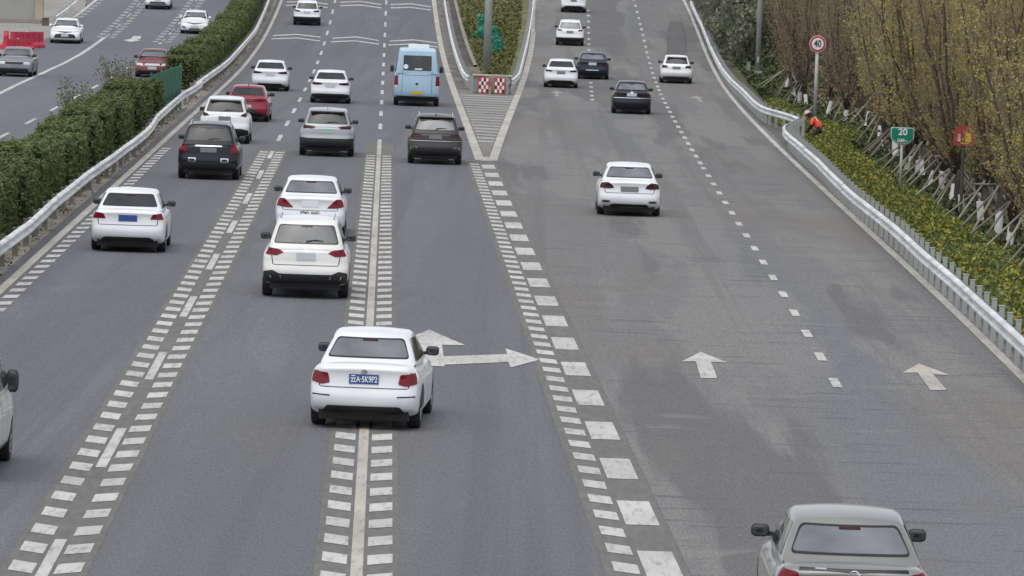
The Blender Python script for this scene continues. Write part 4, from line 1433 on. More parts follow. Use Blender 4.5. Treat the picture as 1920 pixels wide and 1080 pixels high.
# --- oncoming cars
def on_head(f, p, extra=0):
    return tangent(f, p.y) + math.radians(extra)
p = at(122.5, 81)
build_car('oncoming white sedan with a wide black grille by the red barrier', 'car', 'sedan', P_WHITE, p, on_head(opp_hash, p), toward=True, W=1.86, H=1.48, plate=PLATE_WHITE, plate_z=.50, mirrors='body',
    head=[(.42, .70), (.48, .75), (.84, .80), (.80, .72)], head_mat=CLEAR_LENS, grille=[([(-.68, .34), (.68, .34), (.56, .56), (.30, .60), (-.30, .60), (-.56, .56)], BLACK), ([(-.44, .70), (0, .64), (.44, .70), (.42, .73), (-.42, .73)], BLACK)], glass=GLASS_TINT, group='oncoming cars on the far carriageway')
p = at(28.5, 143)
build_car('oncoming old grey sedan passing the red barrier', 'car', 'old_sedan', P_OLDGREY, p, on_head(opp_hash, p, 1.0), toward=True, W=1.76, H=1.44, plate=None,
    head=[(.46, .62), (.46, .74), (.76, .74), (.78, .62)], grille=[([(-.44, .63), (.44, .63), (.44, .73), (-.44, .73)], BLACK), ([(-.78, .44), (.78, .44), (.78, .55), (-.78, .55)], P_OLDGREY), ([(-.7, .26), (.7, .26), (.7, .42), (-.7, .42)], BLACK)], glass=GLASS_TINT, group='oncoming cars on the far carriageway')
p = at(365, 63)
build_car('oncoming white sedan with a thin black grille close to the hedge', 'car', 'sedan', P_WHITE, p, on_head(opp_lane, p), toward=True, W=1.86, H=1.46, plate=PLATE_WHITE, plate_z=.46, mirrors='body',
    head=[(.46, .70), (.46, .76), (.82, .82), (.84, .74)], head_mat=CLEAR_LENS, grille=[([(-.55, .72), (0, .62), (.55, .72), (.52, .76), (0, .70), (-.52, .76)], BLACK), ([(-.36, .28), (.36, .28), (.30, .40), (-.30, .40)], BLACK), ([(.50, .36), (.80, .40), (.80, .52), (.62, .48)], BLACK), ([(-.80, .40), (-.50, .36), (-.62, .48), (-.80, .52)], BLACK)], glass=GLASS_TINT, group='oncoming cars on the far carriageway')
p = at(286, 145)
build_car('oncoming maroon sedan partly behind the green screen panels', 'car', 'sedan', P_MAROON, p, on_head(opp_lane, p), toward=True, W=1.80, H=1.44, plate=PLATE_WHITE, plate_z=.50,
    head=[(.44, .60), (.5, .72), (.80, .74), (.82, .62)], grille=[([(-.40, .62), (.40, .62), (.36, .72), (-.36, .72)], CLEAR_LENS), ([(-.75, .26), (.75, .26), (.75, .34), (-.75, .34)], BLACK)], glass=GLASS_TINT, group='oncoming cars on the far carriageway')
p = at(296, 17)
build_car('oncoming white car cut by the upper picture edge', 'car', 'suv', P_WHITE, p, on_head(opp_lane, p), toward=True, W=1.84, H=1.65, plate=PLATE_WHITE, plate_z=.62, head=[(.42, .85), (.48, .93), (.82, .96), (.84, .86)],
    grille=[([(-.62, .36), (.62, .36), (.5, .56), (-.5, .56)], BLACK)], glass=GLASS_TINT, group='oncoming cars on the far carriageway')

# ------------------------------------------------------------------ leaves
NPR = np.random.default_rng(11)


def leaf_quads(centers, size, up=.3, aspect=1.6):
    """numpy (n,3) centres -> verts, faces of small bent leaf-shaped quads"""
    n = len(centers)
    c = np.asarray(centers)
    d = NPR.normal(size=(n, 3)); d[:, 2] += up
    d /= np.linalg.norm(d, axis=1)[:, None]
    e = NPR.normal(size=(n, 3))
    e -= (e * d).sum(1)[:, None] * d
    e /= np.linalg.norm(e, axis=1)[:, None]
    g = np.cross(d, e)
    s = size * NPR.uniform(.6, 1.3, n)[:, None]
    a = c - e * s * aspect / 2
    b = c + g * s / 2 + d * s * .12
    f = c + e * s * aspect / 2
    h = c - g * s / 2 + d * s * .12
    V = np.stack([a, b, f, h], 1).reshape(-1, 3)
    Fi = np.arange(n * 4).reshape(n, 4)
    return V, Fi


def np_mesh(name, V, Fi, smooth=False):
    me = bpy.data.meshes.new(name)
    n, m = len(V), len(Fi)
    me.vertices.add(n); me.loops.add(m * 4); me.polygons.add(m)
    me.vertices.foreach_set('co', np.asarray(V, dtype=np.float32).ravel())
    me.loops.foreach_set('vertex_index', np.asarray(Fi, dtype=np.int32).ravel())
    me.polygons.foreach_set('loop_start', np.arange(0, m * 4, 4, dtype=np.int32))
    me.update(calc_edges=True)
    return me


HEDGE_LEAF = mat('hedge_leaf', (.18, .215, .08), .7, spec=.25, color2=(.07, .095, .04), scale=2.2, translucent=.25, obj_random=.15, detail=8)
HEDGE_CORE = mat('hedge_core', (.012, .017, .009), .9, var=.3, scale=6)  # near-black core colour puts shade into the gaps of the hedge
SHRUB_LEAF = mat('groundcover_leaf', (.38, .33, .05), .7, spec=.25, color2=(.11, .15, .05), scale=7, translucent=.2, ramp=(.50, .58), detail=10)
GRASS_LEAF = mat('undergrowth_leaf', (.09, .115, .045), .8, spec=.2, color2=(.05, .065, .03), scale=1.5, detail=8)
DRY_LEAF = mat('dry_leaf', (.22, .185, .11), .85, spec=.2, color2=(.13, .105, .065), scale=2, detail=8)
LEAF_OLIVE = mat('tree_leaf_olive', (.50, .42, .13), .7, spec=.2, color2=(.34, .28, .11), translucent=.45, scale=1.2, obj_random=.3, detail=8)
LEAF_BROWN = mat('tree_leaf_brown', (.45, .34, .19), .75, spec=.2, color2=(.31, .245, .15), translucent=.45, scale=1.2, obj_random=.3, detail=8)
LEAF_GREEN = mat('tree_leaf_grey_green', (.30, .31, .215), .75, spec=.2, color2=(.20, .21, .15), translucent=.4, scale=1.2, obj_random=.25, detail=8)

# ------------------------------------------------------------------ clipped median hedge: blocks of about 4 m
def hedge_block(seed, W=1.42, L=2.7, H=1.7):
    r = np.random.default_rng(seed)
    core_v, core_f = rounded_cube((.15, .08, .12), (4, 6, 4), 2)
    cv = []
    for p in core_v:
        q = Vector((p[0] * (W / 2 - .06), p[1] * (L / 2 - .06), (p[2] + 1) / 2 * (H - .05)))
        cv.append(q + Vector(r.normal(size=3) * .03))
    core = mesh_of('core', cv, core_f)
    n = 3600
    pts = []
    areas = np.array([W * L * 1.5, L * H, L * H * .35, W * H * 1.2, W * H * .3]); areas = areas / areas.sum()
    k = r.choice(5, n, p=areas)
    u, v = r.uniform(-1, 1, n), r.uniform(-1, 1, n)
    P = np.zeros((n, 3))
    j = np.abs(r.normal(size=n)) * .05 - .02
    j = j + (r.uniform(0, 1, n) < .12) * r.uniform(0, .14, n)
    lumps = .06 * np.sin(u * 5 + seed) * np.sin(v * 7 + seed * 2)
    for kk in range(5):
        m = k == kk
        if kk == 0: P[m] = np.stack([u[m] * W / 2, v[m] * L / 2, H + j[m] + lumps[m] * .6], 1)
        if kk == 1: P[m] = np.stack([W / 2 + j[m] + lumps[m] - .10 * (v[m] + 1) * 0, u[m] * L / 2, (v[m] + 1) / 2 * H], 1)
        if kk == 2: P[m] = np.stack([-W / 2 - j[m], u[m] * L / 2, (v[m] + 1) / 2 * H], 1)
        if kk == 3: P[m] = np.stack([u[m] * W / 2, -L / 2 - j[m] - lumps[m] * .5, (v[m] + 1) / 2 * H], 1)
        if kk == 4: P[m] = np.stack([u[m] * W / 2, L / 2 + j[m], (v[m] + 1) / 2 * H], 1)
    V, Fi = leaf_quads(P[k == 0], .075, 2.2)
    Vb, Fb = leaf_quads(P[k != 0], .08, .15)
    V, Fi = np.concatenate([V, Vb]), np.concatenate([Fi, Fb + len(V)])
    lv = np_mesh('leaves', V, Fi)
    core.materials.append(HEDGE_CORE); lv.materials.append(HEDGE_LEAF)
    return core, lv


hb = [hedge_block(s) for s in (1, 2, 3, 4)]
yy = at(0, 449, .75).y - 6
gap0, gap1 = 208, 250
near_n = far_n = 0
i = 0
while yy < 425:
    if not (gap0 < yy < gap1):
        c, l = hb[i % 4]
        x = (hedge_left(yy) + hedge_right(yy)) / 2 + RND.uniform(-.10, .10)
        if yy < gap0:
            lab = 'clipped green hedge block on the near median, %s from the camera' % ORD[near_n]; near_n += 1
        else:
            lab = 'clipped green hedge block on the far median, %s beyond the green screen' % ORD[far_n]; far_n += 1
        t = thing('hedge', lab, 'hedge', (x, yy, zp(yy)), (math.atan(zslope(yy)), 0, -tangent(left_line, yy)), 'clipped hedge blocks of the near median' if yy < gap0 else 'clipped hedge blocks of the far median')
        t.scale = (RND.uniform(.92, 1.1), 1, RND.uniform(.86, 1.06))
        link('core', c, None, t); link('leaves', l, None, t)
    yy += 3.75
    i += 1
# wild shrubs growing out of the hedge
def twig_shrub(px, py, h, label, n=40, spread=.9):
    p = at(px, py, 1.5); z0 = zp(p.y)
    t = thing('wild_shrub', label, 'shrub', (p.x, p.y, z0))
    b = MB(); leaves = []
    for _ in range(n):
        a = RND.uniform(0, 6.28); rr = RND.uniform(.2, spread)
        top = Vector((math.cos(a) * rr, math.sin(a) * rr * 1.6, h * RND.uniform(.75, 1.1)))
        midp = top * .55 + Vector((0, 0, .15))
        b.tube([(top.x * .15, top.y * .15, .3), midp, top], [.02, .012, .004], 4)
        for _k in range(22):
            leaves.append(midp.lerp(top, RND.random()) + Vector((RND.gauss(0, .1), RND.gauss(0, .1), RND.gauss(0, .08))))
    b.build('stems', TWIG, t)
    V, Fi = leaf_quads(np.array([tuple(q) for q in leaves]), .055, .3)
    link('leaves', np_mesh('leaves', V, Fi), HEDGE_LEAF, t)
twig_shrub(215, 158, 2.4, 'wild twiggy shrub growing above the hedge by the green screen', 46)
twig_shrub(146, 205, 2.35, 'dark wild shrub sprouting from the clipped hedge', 42)

# ------------------------------------------------------------------ green anti-glare screen
SCREEN = mat('screen_green', (.035, .16, .10), .55, var=.12, scale=1.5)
A, B = at(286, 140, 1.85), at(340, 122, 1.85)
for k in range(3):
    a, b = A.lerp(B, k / 3), A.lerp(B, (k + 1) / 3)
    a.z, b.z = zp(a.y), zp(b.y)
    L = (b - a).length
    t = thing('screen_panel', ['green metal screen panel touching the end of the near hedge', 'middle green metal screen panel on the median', 'green metal screen panel touching the far hedge'][k], 'screen panel', a, (0, 0, math.atan2(-(b - a).x, (b - a).y)), 'green screen panels on the median')
    m = MB()
    nrib = 14
    for r_i in range(nrib):
        m.box((.02 * (r_i % 2), L * (r_i + .5) / nrib, .98), (.02, L / nrib * 1.02, 1.75))
    m.build('corrugated_sheet', SCREEN, t)
    for yyp in (.05, L - .05):
        MB().box((-.05, yyp, .95), (.07, .07, 1.95)).build('post', SCREEN, t)

# ------------------------------------------------------------------ traffic island: crash barrier, checker panels, pole, nets
RED = mat('sign_red', (.5, .045, .05), .5, var=.1, scale=3)
WHT = mat('sign_white', (.75, .74, .72), .5)
DKRED = mat('checker_dark', (.10, .012, .02), .5)
BARR = mat('barrier_concrete', (.27, .27, .24), .8, var=.2, scale=1.2)
NET = mat('green_net', (.07, .36, .25), .8, color2=(.035, .22, .15), scale=3, detail=8)
b0, b1 = at(886, 175), at(958, 176)
cx, cy = (b0.x + b1.x) / 2, b0.y + .8
t = thing('crash_barrier', 'low concrete crash barrier at the nose of the traffic island', 'barrier', (cx, cy, zp(cy)))
w = b1.x - b0.x
m = MB()
v, f = rounded_cube((.2, .3, .1), (3, 3, 3), 2)
m.add([(q[0] * w / 2 * (1 - .12 * max(0, q[1])), q[1] * .6 - .12 * abs(q[0]) ** 2 * -1, (q[2] + 1) / 2 * .86) for q in v], f)
m.build('barrier_body', BARR, t)
mk('cap', [(-w / 2 - .04, -.62, .86), (w / 2 + .04, -.5, .86), (w / 2, .5, .86), (-w / 2, .5, .86), (-w / 2 - .04, -.62, .93), (w / 2 + .04, -.5, .93), (w / 2, .5, .93), (-w / 2, .5, .93)],
   [(0, 3, 2, 1), (4, 5, 6, 7), (0, 1, 5, 4), (1, 2, 6, 5), (2, 3, 7, 6), (3, 0, 4, 7)], mat('barrier_cap', (.42, .4, .34), .8, var=.15, scale=2), t)
for pxa, pxb, lab in ((896, 916.5, 'red and white checkered panel on the crash barrier, bus side'), (926, 946.5, 'red and white checkered panel on the crash barrier, ramp side')):
    q = at((pxa + pxb) / 2, 175.5)
    ww = (pxb - pxa) * q.y / F_PX
    t = thing('checker_sign', lab, 'sign', (q.x, cy - .78, zp(cy)), group='checkered panels on the crash barrier')
    hh = .80
    MB().box((0, 0, hh / 2 + .02), (ww, .03, hh)).build('backing', RED, t)
    n = 4
    cw, ch = (ww - .08) / n, (hh - .08) / n
    for a in range(n):
        for b in range(n):
            M_ = WHT if (a + b) % 2 == 0 else (DKRED if (a * 3 + b) % 4 < 2 else RED)
            MB().box(((a - n / 2 + .5) * cw, -.019, .06 + (b + .5) * ch), (cw * .96, .008, ch * .96)).build('checker_square', M_, t)
q = at(918.5, 174)
t = thing('marker_post', 'small pale marker block between the two checkered panels', 'marker', (q.x, cy - .85, zp(cy)))
MB().box((0, 0, .17), (.13, .1, .34)).build('post', BARR, t); MB().box((0, -.055, .24), (.1, .01, .12)).build('reflector', mat('orange_reflector', (.6, .25, .06), .4), t)
q = at(912, 138)
t = thing('lamp_pole', 'thick grey steel pole standing on the grassy island', 'pole', (q.x, q.y, zp(q.y)))
MB().tube([(0, 0, 0), (0, 0, 4), (0, 0, 12)], [.23, .215, .17], 16).build('shaft', POLE_GREY, t, True)
MB().box((0, 0, .05), (.8, .8, .12)).build('base_plate', BARR, t)
for k in range(4):
    a = math.pi / 4 + k * math.pi / 2
    MB().tube([(.32 * math.cos(a), .32 * math.sin(a), .1), (.32 * math.cos(a), .32 * math.sin(a), .2)], .03, 6).build('anchor_bolt', POST_STEEL, t)
MB().tube([(0, 0, 11.8), (1.2, 0, 12.3), (3.2, 0, 12.5)], [.1, .07, .05], 8).build('lamp_arm', POLE_GREY, t, True)
def net_pile(px, py, w, h, label, seed):
    q = at(px, py)
    t = thing('net_pile', label, 'net', (q.x, q.y, zp(q.y)))
    r = np.random.default_rng(seed)
    v, f = rounded_cube((.5, .5, .5), (5, 5, 6), 3)
    ph = r.uniform(0, 6, 6)
    V = []
    for p in v:
        z = (p[2] + 1) / 2
        k = 1 + .18 * math.sin(p[0] * 5 + ph[0]) * math.sin(z * 9 + ph[1]) + .12 * math.sin(p[1] * 8 + ph[2] + z * 13)
        V.append((p[0] * w / 2 * k * (1.15 - .5 * z) + .1 * math.sin(z * 7 + ph[3]), p[1] * w / 2 * k, z * h * (1 + .08 * math.sin(p[0] * 6 + ph[4]))))
    mk('net_sheet', V, f, NET, t, False)
    pts = np.array(V)[r.integers(0, len(V), 500)] + r.normal(size=(500, 3)) * .05
    Vq, Fq = leaf_quads(pts, .14, .2)
    link('net_folds', np_mesh('net_folds', Vq, Fq), NET, t)
net_pile(903, 74, .62, 1.55, 'green dust net heaped against the far side of the island pole', 3)
net_pile(929, 101, .55, 1.5, 'green dust net bundle just right of the island pole', 8)
# island drain: low kerb and ditch edge on the bus side
kf = fit([(850, 0), (862, 50), (874, 90), (888, 125)], 2)
KERB = mat('island_kerb', (.25, .22, .19), .9, var=.25, scale=1)
V, Fc = [], []
ys = np.linspace(at(888, 125).y, 430, 30)
for Y in ys:
    x = kf(Y); z = zp(Y)
    V += [(x, Y, z - .1), (x, Y, z + .10), (x + .2, Y, z + .12), (x + .2, Y, z - .1)]
for i in range(len(ys) - 1):
    for j in range(3):
        Fc.append((i * 4 + j, i * 4 + j + 1, i * 4 + 5 + j, i * 4 + 4 + j))
tag(mk('drain_kerb', V, Fc, KERB), 'low brown concrete kerb of a drain along the island', 'kerb')
tag(mk('drain_bed', *strip(lambda Y: kf(Y) - .65, lambda Y: kf(Y), at(888, 125).y, 430, 6, 1, .004), layered('drain_soil', (.06, .05, .04), [((.1, .085, .07), .8, (1, .3, 1), .45, .6, .8)], grain=.3)), kind='structure')
# tufts on the island
n = 9000
Yt = NPR.uniform(Y_NOSE + 6, 430, n)
Xt = np.array([kf(y) + .3 + NPR.uniform() * max(.1, (gore_r(y) - .9 - kf(y) - .3)) for y in Yt])
Zt = np.array([zp(y) for y in Yt]) + NPR.uniform(0, .22, n)
V, Fi = leaf_quads(np.stack([Xt, Yt, Zt], 1), .16, .2)
tag(link('island_grass', np_mesh('island_grass', V, Fi), mat('island_leaf', (.16, .155, .06), .85, spec=.2, color2=(.085, .1, .035), scale=.35, detail=10)), 'patchy green and straw grass on the traffic island', 'grass', kind='stuff')

# ------------------------------------------------------------------ signs and poles along the ramp
GREEN_SIGN = mat('sign_green', (.0, .20, .12), .45)
GREY_POST = mat('sign_post', (.42, .43, .41), .55, .2, var=.1, scale=2)
q = at(1527, 233)
t = thing('speed_limit_sign', 'round white and red speed limit sign reading 40', 'sign', (q.x, q.y, zp(q.y)))
hS = at(1535, 71)
zc = 3.56
MB().tube([(0, 0, 0), (.0, 0, zc + .3)], [.08, .08], 10).build('post', GREY_POST, t, True)
MB().box((0, 0, .06), (.5, .5, .12)).build('footing', BARR, t)
def disc(nm, R, y, m, par, z):
    n = 32
    V = [(R * math.cos(2 * math.pi * k / n), y, z + R * math.sin(2 * math.pi * k / n)) for k in range(n)] + [(R * math.cos(2 * math.pi * k / n), y + .012, z + R * math.sin(2 * math.pi * k / n)) for k in range(n)]
    return mk(nm, V, [tuple(range(n)), tuple(range(2 * n - 1, n - 1, -1))] + [(k, n + k, n + (k + 1) % n, (k + 1) % n) for k in range(n)], m, par)
disc('sign_rim', .37, -.115, WHT, t, zc); disc('red_ring', .35, -.13, RED, t, zc); disc('white_face', .262, -.145, WHT, t, zc)
me = text_mesh('40', .40, .009)
o = link('lettering', me, LETTER_DARK, t); o.location = (0, -.158, zc); o.rotation_euler = (math.pi / 2, 0, 0); o.scale = (.8, 1.05, 1)

q = at(1687, 371)
t = thing('kilometre_sign', 'green kilometre sign reading 20 on a grey post among the planting', 'sign', (q.x, q.y, zp(q.y)))
s_ = q.y / F_PX
MB().tube([(0, 0, 0), (0, 0, 2.0)], .045, 10).build('post', GREY_POST, t, True)
MB().tube([(-.02, -.05, .05), (-.36, -.9, -.02)], .035, 8).build('brace', GREY_POST, t, True)
def sign_shape(nm, k, y, m, zc=1.98):
    P = [(-.38, .265), (.38, .265), (.38, -.09), (.2, -.265), (-.2, -.265), (-.38, -.09)]
    P = [(p.x, p.y) for p in round_poly([(a - math.copysign(k, a), b - math.copysign(k, b) if abs(b) > .2 else b) for a, b in P], .05)]
    n = len(P)
    V = [(a, y, zc + b) for a, b in P] + [(a, y + .012, zc + b) for a, b in P]
    mk(nm, V, [tuple(range(n - 1, -1, -1)), tuple(range(n, 2 * n))] + [(i, (i + 1) % n, n + (i + 1) % n, n + i) for i in range(n)], m, t)
sign_shape('backing', 0, -.065, GREEN_SIGN); sign_shape('white_border', .012, -.08, WHT); sign_shape('green_face', .035, -.095, GREEN_SIGN)
for s, sz, zz, xx, bold in (('20', .29, 2.085, .01, .007), ('G85', .14, 1.82, -.04, .003), ('11', .085, 1.805, .13, .002)):
    o = link('lettering', text_mesh(s, sz, bold), LETTER_WHITE, t); o.location = (xx, -.108, zz); o.rotation_euler = (math.pi / 2, 0, 0)

q = at(1801, 408)
zq = 2.3
t = thing('red_notice_sign', 'red sign with yellow mark half hidden among the trees', 'sign', (q.x, q.y, zp(q.y)))
k_ = q.y / F_PX
ww = 40 * k_
MB().tube([(0, 0, 0), (0, 0, zq)], .05, 8).build('post', mat('sign_post_dark', (.06, .055, .04), .8, var=.2), t)
zq2 = zp(q.y)
P = round_poly([(-ww / 2, 0), (ww / 2, 0), (ww / 2, ww * .7), (ww * .25, ww * .95), (-ww * .25, ww * .95), (-ww / 2, ww * .7)], .05)
V = [(a.x, -.06, 2.12 + a.y) for a in P] + [(a.x, -.04, 2.12 + a.y) for a in P]
n = len(P)
mk('board', V, [tuple(range(n)), tuple(range(2 * n - 1, n - 1, -1))] + [(i, n + i, n + (i + 1) % n, (i + 1) % n) for i in range(n)], mat('sign_red_dull', (.30, .04, .04), .6, var=.25, scale=4), t)
YEL = mat('sign_yellow', (.62, .38, .05), .5)
MB().box((.10 * ww / .6 + .02, -.07, 2.12 + ww * .40), (ww * .30, .012, ww * .42)).build('yellow_mark', YEL, t)
MB().box((-.13 * ww / .6, -.07, 2.12 + ww * .38), (ww * .11, .012, ww * .36)).build('pale_mark', mat('sign_pale', (.62, .45, .33), .5), t)
MB().box((.04, -.07, 2.12 + ww * .13), (ww * .42, .012, ww * .05)).build('yellow_bar', YEL, t)

q = at(1420, 141)
t = thing('lamp_pole', 'slender grey light pole rising beside the ramp guardrail', 'pole', (q.x, q.y, zp(q.y)))
MB().tube([(0, 0, 0), (0, 0, 5), (0, 0, 11)], [.16, .14, .09], 12).build('shaft', POLE_GREY, t, True)
MB().box((0, 0, .1), (.55, .55, .3)).build('base', BARR, t)
MB().box((0, -.15, .9), (.12, .06, .35)).build('service_hatch', GREY_POST, t)
MB().tube([(0, 0, 10.9), (-1, 0, 11.3), (-2.2, 0, 11.4)], [.07, .05, .04], 8).build('lamp_arm', POLE_GREY, t, True)
q = at(1403, 137)
t = thing('marker_post', 'short weathered concrete post next to the slender light pole', 'post', (q.x, q.y, zp(q.y)))
MB().box((0, 0, .3), (.2, .18, .64)).build('shaft', BARR, t); MB().box((0, 0, .635), (.22, .2, .03)).build('cap', CONCRETE, t)

# ------------------------------------------------------------------ left side: red barriers, wall, slope
PLASTIC_RED = mat('plastic_red', (.50, .035, .075), .5, var=.15, scale=2)
def water_barrier(px, py, yaw, Lb, Hb, label):
    q = at(px, py)
    t = thing('water_barrier', label, 'barrier', (q.x, q.y, zp(q.y)), (0, 0, yaw), 'red plastic barriers by the side road')
    prof = [(-.25, 0), (.25, 0), (.25, .18), (.13, .38), (.1, 1.0), (-.1, 1.0), (-.13, .38), (-.25, .18)]
    n = len(prof)
    V = [(e * Lb / 2, a, b * Hb) for e in (-1, 1) for a, b in prof]
    mk('shell', V, [(i, (i + 1) % n, n + (i + 1) % n, n + i) for i in range(n)] + [tuple(range(n - 1, -1, -1)), tuple(range(n, 2 * n))], PLASTIC_RED, t)
    for k in range(5):
        MB().box(((k - 2) * Lb / 5.5, -.13, Hb * .62), (.12, .03, Hb * .5)).build('rib', PLASTIC_RED, t)
    for k in (-1, 1):
        MB().box((k * Lb * .3, -.02, .05 * Hb), (.3, .54, .06)).build('foot', mat('plastic_dark_red', (.25, .02, .04), .6), t)
    MB().tube([(0, 0, Hb * .98), (0, 0, Hb * 1.04)], .07, 8).build('filler_cap', WHT, t)
water_barrier(50, 90, math.radians(62), 3.2, .95, 'red plastic barrier standing at the side road, far end')
water_barrier(33, 93, math.radians(55), 2.4, .62, 'lower red plastic barrier in front of the taller one')
q = at(11, 92)
t = thing('red_bollard', 'red plastic crash bollard at the left picture edge', 'bollard', (q.x, q.y, zp(q.y)))
MB().tube([(0, 0, .34), (0, 0, 1.02)], [.17, .15], 12).build('column', PLASTIC_RED, t, True)
MB().tube([(0, 0, 0), (0, 0, .22), (0, 0, .36)], [.42, .40, .2], 12).build('base', PLASTIC_RED, t)
MB().tube([(0, 0, 1.02), (0, 0, 1.07)], [.16, .1], 12).build('cap', PLASTIC_RED, t)
# retaining wall at the upper left
WALL = layered('wall_concrete', (.33, .325, .31), [((.27, .25, .22), .25, (1, .3, 1), .45, .65, .8)], grain=.06)
a, b = at(-70, 47), at(66, 43)
t = thing('retaining_wall', 'smooth pale concrete wall at the side road', 'wall', ((a.x + b.x) / 2, b.y, zp(b.y)))
wl_ = b.x - a.x
MB().box((0, .4, 1.4), (wl_, .8, 2.8)).build('wall_face', WALL, t)
MB().box((wl_ / 2 + .25, .1, 1.3), (.5, .8, 2.6)).build('end_pier', mat('wall_beige', (.42, .35, .27), .85, var=.12, scale=1), t)
MB().box((.1, -.3, .12), (wl_ + .6, .6, .24)).build('plinth', CONCRETE, t)
MB().box((0, .4, 2.85), (wl_ + .1, .95, .12)).build('coping', CONCRETE, t)
q = at(85, 48)
t = thing('utility_box', 'small brown utility box at the foot of the concrete wall', 'box', (q.x, q.y, zp(q.y)))
MB().box((0, 0, .25), (.42, .4, .5)).build('cabinet', mat('box_brown', (.13, .1, .075), .8, var=.2), t); MB().box((0, 0, .52), (.5, .48, .05)).build('lid', CONCRETE, t)
# earth slope behind the side road
SLOPE = layered('slope_earth', (.27, .24, .19), [((.17, .15, .11), .5, (1, .3, 1), .45, .62, .9), ((.12, .13, .07), .6, (1, .4, 1), .55, .66, .7)], grain=.25)
V, Fc = [], []
for i in range(11):
    Y = at(85, 40).y + i * 14
    xr = at(118, 12).x - i * .2 - 1.5
    for k in range(9):
        tt = k / 8
        V.append((xr - 34 * tt, Y, zp(Y) + .02 + 3.0 * min(1, tt * 6) * min(1, i / 1.5) + .12 * math.sin(k * 3 + i * 2)))
for i in range(10):
    for k in range(8):
        Fc.append((i * 9 + k, i * 9 + k + 1, i * 9 + 10 + k, i * 9 + 9 + k))
struct('earth_slope', V, Fc, SLOPE, None, True)

# ------------------------------------------------------------------ person: road worker bending behind the guardrail
def skin_mesh(name, verts, edges, radii, m, parent, root_i=0, sub=2):
    me = bpy.data.meshes.new(name)
    me.from_pydata(verts, edges, [])
    o = link(name, me, m, parent)
    md = o.modifiers.new('skin', 'SKIN')
    md.use_smooth_shade = True
    for i, r in enumerate(radii):
        v = me.skin_vertices[0].data[i]
        v.radius = (r, r) if not hasattr(r, '__len__') else r
        v.use_root = (i == root_i)
    o.modifiers.new('sub', 'SUBSURF').levels = sub
    o.modifiers['sub'].render_levels = sub
    return o


SKINC = mat('skin', (.36, .22, .15), .6)
TROUSER = mat('trousers_dark', (.03, .025, .032), .9)
VEST = mat('vest_orange', (.75, .10, .045), .7, var=.12, scale=6)
HAT = mat('hat_pink', (.6, .42, .48), .8)
q = at(1524, 271)
q.x += .15
t = thing('person', 'person in an orange vest and pale hat bending down behind the guardrail', 'person', (q.x, q.y, zp(q.y)), (0, 0, math.radians(-12)))
# joints: facing -X, torso bent forward, knees bent
J = [(.10, 0, .62), (.02, 0, .78), (-.12, 0, .94), (-.22, 0, 1.03), (-.30, 0, 1.09), (-.37, -.0, 1.14), (-.41, 0, 1.21),
     (-.17, -.19, .97), (-.24, -.25, .72), (-.38, -.20, .52), (-.43, -.19, .44),
     (-.17, .19, .97), (-.24, .25, .72), (-.38, .20, .52), (-.43, .19, .44),
     (.10, -.11, .58), (-.14, -.14, .38), (.07, -.13, .08), (-.06, -.14, .04),
     (.10, .11, .58), (-.10, .15, .36), (.12, .14, .08), (-.01, .15, .04)]
E_ = [(0, 1), (1, 2), (2, 3), (3, 4), (4, 5), (5, 6), (3, 7), (7, 8), (8, 9), (9, 10), (3, 11), (11, 12), (12, 13), (13, 14), (0, 15), (15, 16), (16, 17), (17, 18), (0, 19), (19, 20), (20, 21), (21, 22)]
R_ = [.15, .15, .16, .11, .055, .085, .09, .065, .05, .038, .03, .065, .05, .038, .03, .095, .07, .05, .04, .095, .07, .05, .04]
skin_mesh('body', J, E_, R_, TROUSER, t)
vj = [(.12, 0, .62), (.02, 0, .79), (-.12, 0, .95), (-.215, 0, 1.03), (-.15, -.20, .96), (-.21, -.26, .76), (-.15, .20, .96), (-.21, .26, .76)]
skin_mesh('vest', vj, [(0, 1), (1, 2), (2, 3), (3, 4), (4, 5), (3, 6), (6, 7)], [.19, .18, .18, .13, .085, .065, .085, .065], VEST, t)
skin_mesh('face', [(-.37, 0, 1.12), (-.41, 0, 1.16), (-.44, 0, 1.22), (-.52, 0, 1.165)], [(0, 1), (1, 2), (1, 3)], [.075, .095, .09, .018], SKINC, t)
for s in (-1, 1):
    MB().box((-.487, s * .035, 1.195), (.012, .022, .012)).build('eye', BLACK, t)
    hx_, hz_ = -.43, .43
    vv, ee, rr_ = [(-.41, s * .19, .47), (-.44, s * .19, .41)], [(0, 1)], [.03, .036]
    for fi, (dy, ln) in enumerate(((-.03, .07), (-.01, .08), (.01, .078), (.03, .06))):
        b = len(vv)
        vv += [(-.455, s * .19 + dy, .375), (-.465, s * .19 + dy * 1.2, .375 - ln * .6), (-.45, s * .19 + dy * 1.2, .375 - ln)]
        ee += [(1, b), (b, b + 1), (b + 1, b + 2)]; rr_ += [.011, .0095, .008]
    b = len(vv)
    vv += [(-.425, s * .19 - s * .045, .40), (-.435, s * .19 - s * .06, .365)]; ee += [(1, b), (b, b + 1)]; rr_ += [.012, .009]
    skin_mesh('hand', vv, ee, rr_, SKINC, t, 0, 1)
m = MB()
n = 14
hc = Vector((-.42, 0, 1.235)); up = Vector((-.45, 0, .9)).normalized(); sx_ = Vector((0, 1, 0)); fx = sx_.cross(up)
rings = [(.19, -.01), (.185, .0), (.115, .02), (.11, .08), (.07, .115), (.005, .12)]
Vh = []
for rr, hh in rings:
    for k in range(n):
        a = 2 * math.pi * k / n
        Vh.append(hc + sx_ * rr * math.cos(a) + fx * rr * math.sin(a) + up * hh)
m.add(Vh, [(i * n + k, i * n + (k + 1) % n, (i + 1) * n + (k + 1) % n, (i + 1) * n + k) for i in range(len(rings) - 1) for k in range(n)])
m.build('hat', HAT, t, True)
